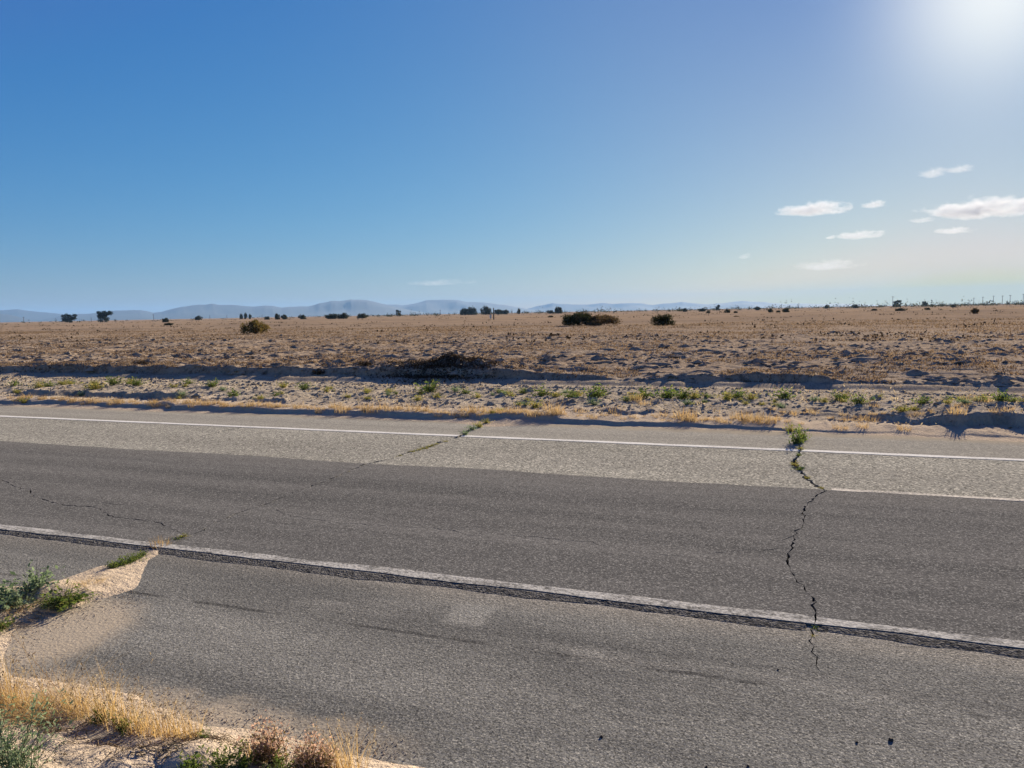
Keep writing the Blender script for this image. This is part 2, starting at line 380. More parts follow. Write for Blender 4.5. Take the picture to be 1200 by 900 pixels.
def gaps(poly, seed, drop):
    rnd = random.Random(seed); out = [[]]
    for p in poly:
        if len(out[-1]) >= 3 and rnd.random() < drop and p[2] < .012: out.append([])
        elif not out[-1] and rnd.random() < .5: pass
        else: out[-1].append(p)
    return [o for o in out if len(o) >= 3]
CR = []
main_px = [(937, 514, 2), (938, 524, 4), (937, 533, 4), (929, 540, 7), (934, 547, 15), (943, 556, 12), (951, 565, 7), (967, 574, 4), (955, 584, 2.6), (943, 594, 2.6), (942, 612, 3.2), (930, 628, 4), (927, 640, 2.4), (923, 656, 3.2), (926, 668, 3.2), (934, 683, 2.2), (943, 691, 1.8), (953, 706, 3)]
CR.append(jag(main_px, ZO*.5, 1))
CR.append(jag([(953, 704, 4), (955, 716, 4), (956, 728, 3), (953, 743, 4), (948, 751, 3.6), (951, 764, 2), (957, 776, 1.2), (962, 788, .8)], 0, 2))
CR.append(jag([(556, 500, 5), (545, 508, 4), (530, 514, 5), (515, 518, 6), (500, 524, 6), (478, 530, 4), (460, 537, 3), (432, 543, 4.2), (412, 551, 3.2), (393, 560, 2.4), (372, 568, 2.1), (351, 575, 2.1), (321, 588, 2.3), (298, 596, 2.0), (272, 604.6, 2.6), (255, 612, 2.0), (234, 624, 2.2), (214, 629, 2.4), (202, 633, 3)], ZO*.4, 3))
CR.append(jag([(-12, 556, 1.2), (6, 564, 1.2), (19, 571, 1.4), (32, 573, 1.4), (36, 579, 1.2), (57, 587, 1.4), (75, 592, 1.6), (109, 594, 1.6), (132, 606, 1.3), (162, 609, 1.6), (189, 613, 1.0), (214, 626, 1.0)], ZO, 4, 1.0, 1.55))
CR.append(jag([(321, 588, .9), (325, 598, .9), (340, 605, .8), (363, 608, 1.3), (400, 613, .8), (438, 615, .7), (475, 617, 1.0), (525, 621, 1.5), (551, 627, 1.0), (590, 628, .8), (627, 629, 1.4), (664, 634, .8), (687, 634, 1.0), (706, 639, 1.5), (755, 649, .8), (793, 651, 1.4), (809, 652.5, 1.0), (826, 649.5, .8), (853, 647, 1.0), (894, 645, 1.4), (925, 643, 1.2)], ZO, 5, 1.0, 1.6))
CR.append(jag([(232, 512, 1.5), (246, 509, 3), (262, 505, 3), (283, 501, 2)], 0, 6))
CR.append(jag([(206, 631, 3), (190, 638, 5), (178, 644, 6), (160, 652, 6), (140, 663, 6), (110, 678, 5)], 0, 7))
CR.append(jag([(352, 574, .7), (362, 583, .7), (376, 590, .6)], ZO, 8))
CR.append(jag([(525, 621, 1.2), (548, 616, 1.0), (575, 618, .8)], ZO, 9)); CR.append(jag([(109, 594, 1.3), (128, 590, 1.0), (150, 592, .8)], ZO, 10)); CR.append(jag([(930, 628, 1.6), (915, 634, 1.2), (900, 632, .8)], ZO, 11)); CR.append(jag([(934, 683, 1.4), (947, 680, 1.0), (956, 683, .7)], ZO, 12))
CPOLY = [ribbon(g_) for k_, c in enumerate(CR) for g_ in (gaps(c, k_, .07) if k_ in (2, 3, 4, 7) else [c])]

def sheet(name, outline, z, mat, depth, grid=None, zf=None):
    """flat sheet with the cracks cut through it and a visible thickness"""
    outline = [(float(a), float(b)) for a, b in outline]
    xs = [p[0] for p in outline]; ys = [p[1] for p in outline]; bx = (min(xs), max(xs), min(ys), max(ys))
    vs = list(outline); ed = [(i, (i+1) % len(outline)) for i in range(len(outline))]
    polys = []
    for c in CPOLY:
        if max(p[0] for p in c) < bx[0] or min(p[0] for p in c) > bx[1] or max(p[1] for p in c) < bx[2] or min(p[1] for p in c) > bx[3]: continue
        b = len(vs); vs += [(float(a), float(q)) for a, q in c]; ed += [(b+i, b+(i+1) % len(c)) for i in range(len(c))]; polys.append(c)
    v2, e2, f2, *_ = geometry.delaunay_2d_cdt([Vector(v) for v in vs], ed, [], 0, 1e-5, False)
    V = np.array([(v.x, v.y) for v in v2]); T = np.array([tuple(f) for f in f2 if len(f) == 3])
    cen = V[T].mean(1); keep = inside(cen[:, 0], cen[:, 1], outline)
    for c in polys: keep &= ~inside(cen[:, 0], cen[:, 1], c)
    T = T[keep]
    a = V[T[:, 1]]-V[T[:, 0]]; b = V[T[:, 2]]-V[T[:, 0]]; cr = a[:, 0]*b[:, 1]-a[:, 1]*b[:, 0]
    T[cr < 0] = T[cr < 0][:, ::-1]
    cnt = {}
    for t in T.tolist():
        for i in range(3): cnt[(t[i], t[(i+1) % 3])] = 1
    bnd = [e for e in cnt if (e[1], e[0]) not in cnt]
    n = len(V); VV = np.vstack([np.c_[V, np.full(n, z)], np.c_[V, np.full(n, z-depth)]])
    W_ = [(e[1], e[0], e[0]+n) for e in bnd]+[(e[1], e[0]+n, e[1]+n) for e in bnd]
    me = np_mesh(name, VV, np.vstack([T, np.array(W_)]), mat)
    return tag(mesh_obj(name, me), kind='structure')
def rect(x0, x1, y0, y1): return [(x0, y0), (x1, y0), (x1, y1), (x0, y1)]
def wavy(x0, x1, y0, y1, amp, step, seed):
    xs = np.arange(x0, x1, step); lo = y0+fbm(xs, xs*0, .5, 4, seed)*amp; hi = y1+fbm(xs, xs*0, .5, 4, seed+9)*amp
    return list(zip(xs, lo))+list(zip(xs[::-1], hi[::-1]))
sheet('road', rect(-160, 90, .9, 10.75), 0.0, M['asph'], .05)
OV0 = W(600, 684, ZO)[1]; OV1 = W(600, 552.5, ZO)[1]      # overlay: top edge of the slope, far edge
OV0 = 4.07
sheet('asphalt_overlay', [(-120, OV0), (70, OV0)]+[(x, OV1+.02*math.sin(x*1.7)+float(fbm(np.array([x]), np.array([0.]), .6, 4, 5)[0])*.018) for x in np.arange(14, -30, -.06)]+[(-120, OV1)], ZO, M['over'], ZO-.0007)
# the broken tapering edge of the overlay, facing the camera
def overlay_edge():
    xs = np.concatenate([np.arange(-120, -14, .5), np.arange(-14, 6, .02), np.arange(6, 70, .5)]); k = 11
    t = np.linspace(0, 1, k); X, T = np.meshgrid(xs, t)
    ylow = 3.985+fbm(X, X*0, .9, 7, 31, None, .62)*.030; Y = ylow+(OV0-ylow)*T
    Z = ZO*np.clip(T*1.15, 0, 1)**.75+fbm(X, Y, .035, 4, 41)*.0024*np.sin(np.pi*T)
    Z[0] = -.006; Z[-1] = ZO
    for c in (CR[0], CR[1], CR[6]):
        d = segdist(X, Y, [(p[0], p[1]) for p in c]); Z -= .025*ss(.03, .012, d)*(T > 0)
    n = len(xs); idx = np.arange(k*n).reshape(k, n)
    q = np.stack([idx[:-1, :-1], idx[:-1, 1:], idx[1:, 1:], idx[1:, :-1]], -1).reshape(-1, 4)
    me = np_mesh('overlay_edge', np.stack([X.ravel(), Y.ravel(), Z.ravel()], 1), q, M['edge'], False)
    tag(mesh_obj('overlay_edge', me), kind='structure')
overlay_edge()
sheet('near_lane_line', wavy(-100, 60, OV0+.008, OV0+.100, .012, .04, 61), ZO+.004, M['line1'], .003)
sheet('far_lane_line', wavy(-130, 80, 9.14, 9.26, .006, .06, 71), .004, M['line2'], .003)
f0 = W(975, 577, ZO)
sheet('faded_line', wavy(float(f0[0]), 60, OV1+.04, OV1+.125, .014, .05, 81), .004, M['line3'], .003)

# ------------------------------------------------------------------ ground
def polyW(px, z=0): return [tuple(W(a, b, z)[:2]) for a, b in px]
SAND = polyW([(-700, 905), (-420, 700), (-200, 690), (-60, 684), (40, 690), (75, 679), (118, 664), (140, 662), (160, 656), (182, 643), (196, 640), (190, 646), (172, 657), (160, 676), (158, 690), (140, 696), (100, 705), (78, 714), (45, 722), (18, 742), (8, 770), (20, 792), (60, 800), (120, 806), (200, 830), (245, 848), (300, 853), (345, 862), (420, 880), (470, 892), (520, 905), (620, 935), (800, 990), (1600, 1300), (1800, 2400), (-700, 2400)])
MOUND = W(512, 433, .32)[:2]
LIPS = [tuple(W(a, b, .06)[:2]) for a, b in ((95, 850), (150, 862), (205, 868), (255, 872))]
def hf(x, y, cell=None):
    x = np.asarray(x, float); y = np.asarray(y, float)
    if cell is None: cell = np.full(x.shape, .02)
    h = np.full(x.shape, -.055)
    # near sand and the sand lobe
    nm = (y < 5.2)
    if nm.any():
        xn, yn, cn = x[nm], y[nm], cell[nm]
        e = fbm(xn, yn, .35, 4, 3, cn)*.035
        sd_ = segdist(xn, yn, SAND+[SAND[0]])*np.where(inside(xn, yn, SAND), 1, -1)+e
        z = np.clip(sd_*.22-.002, -.055, 0)+np.clip(sd_, 0, .35)*.09+np.clip(sd_-.3, 0, 3)*.10*ss(3.0, 2.2, yn)
        z += ss(0.02, .4, sd_)*(fbm(xn, yn, .7, 3, 12, cn)*.02+np.abs(fbm(xn, yn, .22, 4, 13, cn))*.030)
        z += ss(.0, .2, sd_)*np.abs(fbm(xn, yn, .05, 3, 14, cn))*.006
        mx, my = W(235, 885, .05)[:2]; z += .04*np.exp(-(((xn-mx)/.16)**2+((yn-my)/.12)**2))
        mx, my = W(120, 858, .05)[:2]; z -= .03*np.exp(-(((xn-mx)/.22)**2+((yn-my)/.10)**2))
        mx, my = W(60, 698, 0)[:2]; z += .05*np.exp(-(((xn-mx)/.5)**2+((yn-my)/.14)**2))*ss(0, .1, sd_)
        h[nm] = z
    fm = (y >= 9.9)
    if fm.any():
        xf, yf, c = x[fm], y[fm], cell[fm]
        n0 = fbm(xf, xf*0, 2.6, 5, 21); n1 = fbm(xf, xf*0+5, 1.9, 5, 22); n2 = fbm(xf, xf*0+9, 6.0, 6, 23)
        edge = 10.45+n0*.10
        # sand spilling over the road end at the middle crack
        sx = W(590, 494)[0]; edge -= .35*np.exp(-((xf-sx)/.55)**2)
        d = yf-edge
        z = np.clip(d*.12, -.055, 0)+np.clip(d, 0, .6)*.055
        z += ss(.1, .5, d)*(fbm(xf, yf, .5, 3, 24, c)*.014)
        # erosion rills running down to the road
        z += ss(.12, .5, d)*ss(1.6, .8, d)*np.abs(vnoise(xf/.11+yf*.8, yf*.7, 25))*.030
        m1 = np.clip(.55+.8*fbm(xf, xf*0+3, 4.5, 3, 26)+.1*ss(-1, -5, xf), .15, 1)*(1-.75*ss(.3, 1.3, xf))
        y1 = 10.68+n1*.09+.085*fbm(xf, xf*0+4, .40, 5, 51)
        z += .060*m1*ss(0, .07, yf-y1)*(1-.35*ss(.15, .9, yf-y1))
        m2 = np.clip(.25+.9*fbm(xf, xf*0+7, 3.2, 4, 27)+.35*ss(-4.0, -2.5, xf)+.5*fbm(xf, xf*0+1, .8, 4, 53), .05, 1.1)
        y2 = 11.42+n1*.13+.22*fbm(xf, xf*0, .5, 5, 28)
        z += .14*m2*ss(0, .09, yf-y2)+.05*ss(0, 1.0, yf-y2)
        z += ss(y2+.1, y2+.5, yf)*(1-ss(15.2, 16.0, yf))*(fbm(xf, yf, 1.1, 3, 29, c)*.018+np.abs(fbm(xf, yf, .20, 4, 30, c, .65))*.022)
        # scraped track and the cut bank of the field
        S_ = +.033+.060*m1*.65+.14*m2+.05+.02
        z -= (S_-.15)*ss(11.9, 14.0, yf)
        z -= .08*ss(13.9, 15.2, yf)*(1-ss(15.6, 16.0, yf))
        y3 = 16.15+n2*.18+.15*fbm(xf, xf*0, .6, 5, 33)
        m3 = np.clip(.95+.55*fbm(xf, xf*0+11, 3.0, 4, 34)-.45*ss(-7.5, -5.0, xf)+.35*ss(-3.6, -2.6, xf)-.75*ss(.1, .9, xf), .16, 1.1)
        step = ss(0, .16, yf-y3)
        z += .19*m3*step*(1+.22*fbm(xf, yf, .5, 3, 52, c))+.19*(1-m3)*ss(0, 2.5, yf-y3)
        y4 = 17.6+n1*.3
        m4 = np.clip(-.15+1.6*fbm(xf, xf*0+2, 2.2, 4, 35), 0, 1)*ss(-4.5, -.5, xf)
        z += .16*m4*ss(0, .12, yf-y4)*ss(3.0, .4, yf-y4)
        fld = ss(.05, .7, yf-y3)
        amp = fld*(1-.55*ss(30, 90, yf))
        z += amp*(fbm(xf, yf*1.15, 2.4, 3, 36, c)*.012+np.abs(fbm(xf, yf, .30, 5, 37, c, .72))*.036-.018)
        z += amp*np.clip(fbm(xf*.55, yf*1.3, .9, 5, 38, c, .65)-.80, 0, 1)*.10*ss(60, 25, yf)
        z += fld*fbm(xf*.4, yf, 14, 3, 39, c)*.05*ss(18, 50, yf)
        z += fld*ss(30, 60, yf)*ss(4000, 500, yf)*(fbm(xf*.25, yf, 5, 4, 48, c)*.10)
        # dark dug-up heap
        mx, my = MOUND; rx = (xf-mx)/1.15; ry = (yf-my-.35)/.75
        z += .20*np.exp(-((rx/1.15)**2+ry**2))*(1+.5*fbm(xf, yf, .40, 4, 40, c))*fld
        rx = (xf-mx+1.4)/.8; z += .14*np.exp(-(rx**2+((yf-my-.1)/.4)**2))*fld
        h[fm] = z
    return h
def build_ground():
    s_f = np.arange(-1.32, .82, .0026)
    outer = .02*1.09**np.arange(1, 60); outer = np.cumsum(outer); outer = outer[outer < 6]
    s = np.concatenate([s_f[0]-outer[::-1], s_f, s_f[-1]+outer])
    ys = [np.array([-400, -150, -60, -25, -12, -6, -3, -1.5, -.6, 0.0]), np.arange(.25, 1.6, .08), np.arange(1.6, 4.3, .022), np.arange(4.4, 10.0, .6), np.arange(10.05, 12.9, .025), np.arange(12.94, 15.6, .042), np.arange(15.63, 20, .034)]
    y = 20.0; far_ = []
    while y < 12500:
        far_.append(y); y += min(max(.045, .045*(y/20)**1.75), y*.09)
    Y = np.concatenate(ys+[np.array(far_)])
    Sg, Yg = np.meshgrid(s, Y)
    wd = 3+np.maximum(Yg, 0)-np.minimum(Yg, 0)*3
    Xg = -.378*np.maximum(Yg, 0)*1.0+Sg*wd
    dy = np.gradient(Y)[:, None]+0*Sg; dxs = np.gradient(s)[None, :]*wd
    cell = np.maximum(dxs, dy*.7)
    Z = hf(Xg.ravel(), Yg.ravel(), cell.ravel())
    k, n = Xg.shape; idx = np.arange(k*n, dtype=np.int32).reshape(k, n)
    q = np.stack([idx[:-1, :-1], idx[:-1, 1:], idx[1:, 1:], idx[1:, :-1]], -1).reshape(-1, 4)
    me = np_mesh('ground', np.stack([Xg.ravel(), Yg.ravel(), Z], 1), q, M['ground'], True)
    tag(mesh_obj('ground', me), kind='structure'); print('ground verts', k*n)
build_ground()
def gz(x, y): return float(hf(np.array([x]), np.array([y]))[0])

# ------------------------------------------------------------------ mountains
def mountains():
    n = NT('mountain_rock'); P = n.pos(); f = n.noise(P, .0012, 6, .6)
    n.princ(n.mix(n.mr(f, .35, .65), (.05, .06, .065), (.035, .042, .045)), .95)
    def ridge(name, pts, D, depth, seed, rough):
        px = np.arange(pts[0][0], pts[-1][0], 1.0); hy = np.interp(px, [p[0] for p in pts], [p[1] for p in pts])+fbm(px, px*0, 24, 4, seed+60)*.55
        hgt = np.array([(horizon(a)-b)/math.hypot(F, a-600)*1.0 for a, b in zip(px, hy)])*D
        t = np.array([-1, -.8, -.6, -.42, -.28, -.16, -.07, 0, .1, .3, .6, 1.0]); V = []
        for i, a in enumerate(px):
            d = far(a, 1.0)
            for tt in t:
                r = D+tt*depth; prof = (1-abs(tt))**1.15
                V.append((d[0]*r, d[1]*r, max(0, hgt[i]*(r/D if tt == 0 else 1))*prof-6))
        V = np.array(V); k = len(px); m = len(t)
        damp = np.tile(np.sin(np.pi*(1-np.abs(t)))**1, k)*np.repeat(hgt, m)
        V[:, 2] += fbm(V[:, 0], V[:, 1], depth*.35, 5, seed)*damp*rough
        idx = np.arange(k*m).reshape(k, m)
        q = np.stack([idx[:-1, :-1], idx[:-1, 1:], idx[1:, 1:], idx[1:, :-1]], -1).reshape(-1, 4)[:, ::-1]
        tag(mesh_obj(name, np_mesh(name, V, q, n.m, True)), kind='structure')
    ridge('mountains', [(-900, 372), (-500, 368), (-300, 371), (-120, 366), (-40, 364), (0, 362.7), (22, 362), (40, 364.2), (60, 366.5), (75, 368), (90, 371), (105, 374), (130, 377)], 10500, 1500, 5, .15)
    ridge('hills', [(-800, 378), (-400, 372), (-200, 369), (-60, 364.5), (0, 366.5), (12, 368), (25, 371), (35, 374), (48, 378)], 7800, 900, 6, .15)
    ridge('mountains', [(20, 379), (40, 375.5), (60, 371.5), (75, 368.3), (90, 367), (105, 366.5), (120, 364.5), (135, 363.2), (150, 363.5), (165, 363), (172, 364), (180, 366), (190, 365), (200, 362), (215, 358.5), (230, 357), (240, 357), (250, 355.8), (258, 357), (275, 356.7), (300, 358.5), (312, 357.5), (320, 357.7), (330, 359.5), (345, 358.5), (362, 358), (375, 354.5), (390, 352.3), (400, 352.2), (412, 350.6), (430, 351.5), (440, 353.5), (455, 356.5), (480, 362), (500, 366), (530, 372)], 9000, 1500, 7, .2)
    ridge('mountains', [(420, 372), (440, 363), (455, 357), (465, 356.3), (472, 357.5), (485, 355.5), (500, 352), (520, 351), (535, 351), (550, 353), (570, 354), (585, 356), (600, 358.8), (618, 361.5), (640, 366), (660, 369)], 10300, 1300, 8, .2)
    ridge('mountains', [(580, 370), (600, 365), (618, 361), (630, 358), (648, 354.5), (660, 356), (672, 357), (690, 357), (705, 355), (720, 356), (735, 355), (750, 355.3), (765, 356.3), (780, 355), (800, 353.5), (815, 354.5), (830, 356), (850, 354.5), (870, 352.5), (890, 353.5), (920, 355), (960, 355), (1000, 356), (1060, 357), (1120, 359)], 11500, 900, 9, .2)
mountains()

# ------------------------------------------------------------------ vegetation meshes
def leaves(mb, C_, size, rs, up=.3, asp=1.8):
    """diamond leaf quads at points C_"""
    n = len(C_); d = rs.normal(size=(n, 3)); d[:, 2] += up; d /= np.linalg.norm(d, axis=1)[:, None]
    a = np.cross(d, rs.normal(size=(n, 3))); a /= np.linalg.norm(a, axis=1)[:, None]
    s = size*rs.uniform(.5, 1.3, (n, 1))
    v = np.stack([C_, C_+d*s*.55+a*s/asp*.5, C_+d*s, C_+d*s*.5-a*s/asp*.5], 1).reshape(-1, 3)
    mb.add(v, np.arange(4*n).reshape(n, 4))
def blades(mb, n, rs, h, spread, w_, lean=.5, bias=(0, 0), seg=3, base=.03):
    ang = rs.uniform(0, 2*np.pi, n); r0 = np.sqrt(rs.uniform(0, 1, n))*base
    b = np.stack([np.cos(ang)*r0, np.sin(ang)*r0, np.full(n, -.01)], 1)
    a2 = ang+rs.normal(0, .7, n); L = h*rs.uniform(.45, 1.1, n); ln = np.abs(rs.normal(0, lean, n))
    dirx = np.cos(a2)*ln+bias[0]; diry = np.sin(a2)*ln+bias[1]
    wa = rs.uniform(0, np.pi, n); wx, wy = np.cos(wa), np.sin(wa); V = []; tips = None
    for i in range(seg+1):
        t = i/seg; q = t**1.7
        c = b+np.stack([dirx*L*q*spread, diry*L*q*spread, L*t*(1-.22*q*np.minimum(ln*1.2, 1.5))], 1)
        ww = w_*(1-t*.85)*.5
        V.append(c+np.stack([wx*ww, wy*ww, 0*wx], 1)); V.append(c-np.stack([wx*ww, wy*ww, 0*wx], 1)); tips = c
    k = 2*(seg+1); V = np.stack(V, 1).reshape(-1, 3)
    q = np.array([[2*i, 2*i+2, 2*i+3, 2*i+1] for i in range(seg)])
    mb.add(V, (q[None]+(np.arange(n)*k)[:, None, None]).reshape(-1, 4)); return tips
def bulk(mb, name, mat):   # fast numpy quad mesh
    return np_mesh(name, np.vstack(mb.v), np.vstack(mb.f), mat)
MS = {}
def variants(key, fn, k):
    MS[key] = [fn(np.random.RandomState(1000+hash_(key)*7+i)) for i in range(k)]
def hash_(s): return sum(ord(c)*(i+3) for i, c in enumerate(s)) % 991
def v_goldtuft(rs):
    mb = MB(); tips = blades(mb, 38, rs, .20, 1.0, .0034, .38, (-.12, -.05), 3, .05); sh = MB()
    t = tips[rs.rand(len(tips)) < .4]
    P_ = np.repeat(t, 7, 0)+rs.normal(0, 1, (len(t)*7, 3))*np.array([.003, .003, .013]); leaves(sh, P_, .013, rs, 1.8, 3.0)
    return bulk(mb, 'golden_blades', M['gold']), bulk(sh, 'seed_heads', M['pale'])
def v_matted(rs):
    mb = MB(); blades(mb, 110, rs, .20, 2.1, .0026, 1.0, (-.35, -.2), 3, .09)
    sh = MB(); leaves(sh, rs.normal(0, 1, (80, 3))*np.array([.1, .08, .01])+np.array([0, 0, .02]), .03, rs, 0, 4)
    return bulk(mb, 'matted_blades', M['gold']), bulk(sh, 'straw_litter', M['pale'])
def v_dryshort(rs):
    mb = MB(); blades(mb, 70, rs, .11, 1.1, .005, .6, (0, 0), 2, .09); return bulk(mb, 'dry_grass_blades', M['lipgrass'])
def v_weed(key):
    def f(rs):
        mb = MB(); blades(mb, 40, rs, .20, 1.3, .006, .75, (0, 0), 3, .05); st = []
        sh = MB(); C_ = []
        for i in range(26):
            a = rs.uniform(0, 6.28); l = rs.uniform(.1, .24); e = rs.uniform(.25, 1.35)
            for t in np.linspace(.15, 1, 11): C_.append((math.cos(a)*l*t*math.cos(e), math.sin(a)*l*t*math.cos(e), l*t*math.sin(e)*(1-.15*t)))
        C_ = np.array(C_)+rs.normal(0, .008, (len(C_), 3)); leaves(sh, C_, .035, rs, .5, 2.2)
        return bulk(sh, 'foliage', M[key]), bulk(mb, 'stems', M['greenstem'] if key != 'yellowgreen' else M['yellowgreen'])
    return f
def v_bush(mats, twigs, n=5200, lumps=26, leaf=.085):
    def f(rs):
        # unit dome bush: radius 1 in x,y, height 1
        L = []
        for i in range(lumps):
            a = rs.uniform(0, 6.28); r = math.sqrt(rs.uniform(0, 1))*.72; z = rs.uniform(.12, .82)*(1-.55*r*r)
            L.append((math.cos(a)*r, math.sin(a)*r, z, rs.uniform(.16, .30)))
        L = np.array(L); which = rs.randint(0, lumps, n); d = rs.normal(size=(n, 3)); d /= np.linalg.norm(d, axis=1)[:, None]
        P_ = L[which, :3]+d*(L[which, 3]*rs.uniform(.35, 1.08, n))[:, None]; P_ = P_[P_[:, 2] > .0]
        mb = MB(); leaves(mb, P_, leaf, rs, .5, 1.6); tw = MB()
        for i in range(46):
            a = rs.uniform(0, 6.28); e = rs.uniform(.3, 1.4); l = rs.uniform(.6, 1.05)
            p = [(0, 0, 0)]+[(math.cos(a)*l*t*math.cos(e)+rs.normal(0, .03), math.sin(a)*l*t*math.cos(e)+rs.normal(0, .03), l*t*math.sin(e)*.95) for t in (.35, .7, 1)]
            tube(tw, p, [.012, .008, .005, .002], 3)
        return bulk(mb, 'foliage', M[mats]), tw.mesh('stems', M[twigs])
    return f
def v_tree(rs, n=3600):
    L = [(0, 0, .62, .22)]
    for i in range(20):
        a = rs.uniform(0, 6.28); r = math.sqrt(rs.uniform(0, 1))*.42; z = rs.uniform(.16, .84)-r*.2
        L.append((math.cos(a)*r, math.sin(a)*r, z, rs.uniform(.09, .18)))
    L = np.array(L); which = rs.randint(0, len(L), n); d = rs.normal(size=(n, 3)); d /= np.linalg.norm(d, axis=1)[:, None]
    P_ = L[which, :3]+d*(L[which, 3]*rs.uniform(.4, 1.05, n))[:, None]; mb = MB(); leaves(mb, P_, .07, rs, .2, 1.5)
    tk = MB(); tube(tk, [(0, 0, -.02), (.01, 0, .15), (0, .01, .35), (.02, 0, .6)], [.035, .026, .02, .008], 6)
    for l in L[1:12]: tube(tk, [(0, 0, .22), tuple((l[:3]*.55+np.array([0, 0, .10]))), tuple(l[:3])], [.014, .009, .004], 4)
    return bulk(mb, 'crown', M['tree']), tk.mesh('trunk', M['bark'])
def v_sprig(rs):    # open upright plant with fine wiry stems
    st = MB(); C_ = []
    for i in range(26):
        a = rs.uniform(0, 6.28); ln = rs.uniform(.1, .8); l = rs.uniform(.16, .34); x, y, z = rs.normal(0, .02), rs.normal(0, .02), -.01; pts = [(x, y, z)]
        for t in range(5):
            a += rs.normal(0, .25); x += math.cos(a)*ln*l/5; y += math.sin(a)*ln*l/5; z += l/5*(1-.3*ln); pts.append((x, y, z))
            for q in range(5): C_.append((x+rs.normal(0, .012), y+rs.normal(0, .012), z+rs.normal(0, .014)))
        tube(st, pts, [.0022, .002, .0017, .0014, .001, .0007], 3)
    mb = MB(); leaves(mb, np.array(C_), .022, rs, .9, 3.2); return bulk(mb, 'foliage', M['greygreen']), st.mesh('stems', M['greenstem'])
def v_pinkplant(rs):
    st = MB(); C_ = []; D_ = []
    for i in range(30):
        a = rs.uniform(0, 6.28); ln = rs.uniform(.05, .45); l = rs.uniform(.10, .20); x, y, z = rs.normal(0, .02), rs.normal(0, .02), -.01; pts = [(x, y, z)]
        for t in range(4):
            a += rs.normal(0, .3); x += math.cos(a)*ln*l/4; y += math.sin(a)*ln*l/4; z += l/4; pts.append((x, y, z))
            for q in range(6): (C_ if t >= 1 else D_).append((x+rs.normal(0, .008), y+rs.normal(0, .008), z+rs.normal(0, .011)))
            if t < 3:
                for q in range(3): D_.append((x+rs.normal(0, .01), y+rs.normal(0, .01), z))
        tube(st, pts, [.002, .0018, .0014, .001, .0006], 3)
    mb = MB(); leaves(mb, np.array(C_), .013, rs, .8, 1.5); mc = MB(); leaves(mc, np.array(D_), .018, rs, .6, 2.5)
    return bulk(mb, 'seed_heads', M['pink']), bulk(mc, 'foliage', M['olive']), st.mesh('stems', M['stem'])
variants('gold', v_goldtuft, 4); variants('matted', v_matted, 2); variants('short', v_dryshort, 5)
variants('weed', v_weed('green'), 3); variants('yweed', v_weed('yellowgreen'), 3); variants('gweed', v_weed('greygreen'), 2)
variants('dbush', v_bush('darkbush', 'bark'), 3); variants('bbush', v_bush('bushbrown', 'stem'), 2); variants('obush', v_bush('olive', 'stem'), 2)
variants('tree', v_tree, 3); variants('sprig', v_sprig, 2); variants('pinkp', v_pinkplant, 2)
def put(key, name, x, y, s, label, cat, group=None, rz=0, i=0, z=None, rot=None):
    ms = MS[key][i % len(MS[key])]; z = gz(x, y) if z is None else z
    if not isinstance(ms, tuple):
        o = mesh_obj(name, ms); o.location = (x, y, z); o.rotation_euler = (0, 0, rz); o.scale = (s, s, s) if not hasattr(s, '__len__') else s
        return tag(o, label, cat, group)
    t = empty(name, (x, y, z), rz, s); tag(t, label, cat, group)
    if rot: t.rotation_euler = (rot[0], rot[1], rz)
    for m in ms:
        c = mesh_obj(m.name.split('.')[0], m, t)
        if c.name.split('.')[0] in ('seed_heads', 'straw_litter'): tag(c, kind='stuff')
    return t
rnd = random.Random(77)

# ------------------------------------------------------------------ field bushes and trees
def at_base(px, py, zf=.33):
    return W(px, py, zf)[:2]
def bushpx(key, px, base, wpx, hpx, label, name='bush', cat='bush', group=None, i=0, rz=None, zf=.3, depth=None):
    g = W(px, base, zf); d = math.hypot(g[0], g[1]); s = wpx/F*d/2*math.hypot(F, px-600)/F*1.12; hh = hpx/F*d*1.12
    return put(key, name, g[0], g[1], (s, depth if depth else s, hh), label, cat, group, rnd.uniform(0, 6.28) if rz is None else rz, i)
bushpx('obush', 300, 390.8, 33, 15, 'rounded olive green bush with golden tips alone in the dry field at left', i=1)
# long low bush made of a green half and a brown half (two plants grown together)
bushpx('dbush', 678, 382.3, 42, 15, 'dark green bush forming the taller left half of the long clump in mid field', i=0)
bushpx('bbush', 701, 382.0, 50, 11.5, 'brown twiggy bush forming the lower right half of the long clump in mid field', i=0)
bushpx('dbush', 777, 382.6, 28, 12, 'compact dark green bush standing right of the long clump', i=1)
bushpx('bbush', 1142, 367.8, 8, 5.5, 'small reddish brown tumbleweed resting on the bare field at far right', 'tumbleweed', 'tumbleweed', i=1)
def farthing(key, px, dist, wpx, hpx, label, name, cat, group=None, i=0, rz=0):
    p = far(px, dist); k = math.hypot(F, px-600)/F; s = wpx/F*dist/2*1.15; hh = hpx/F*dist*1.15
    return put(key, name, p[0], p[1], (s, s, hh) if key != 'tree' else (s*1.7, s*1.7, hh*.9), label, cat, group, rz, i, z=.25)
farthing('tree', 81, 620, 15, 9.5, 'low spreading dark tree on the horizon, leftmost of the trees', 'tree', 'tree', i=0)
farthing('tree', 123, 560, 16, 13, 'round dark tree on the horizon with sky showing through its crown', 'tree', 'tree', i=1)
farthing('tree', 467, 700, 6.5, 8, 'thin small tree with a bare trunk on the horizon left of centre', 'tree', 'tree', i=2)
farthing('tree', 841, 600, 6, 7, 'small flat topped tree with open trunk on the horizon right of centre', 'tree', 'tree', i=0, rz=1)
farthing('tree', 1051, 640, 9, 8, 'leaning tree beside the tall pole on the right horizon', 'tree', 'tree', i=2, rz=2)
farthing('tree', 1084, 700, 6, 6, 'round dark tree on the right horizon between low scrub', 'tree', 'tree', i=0, rz=3)
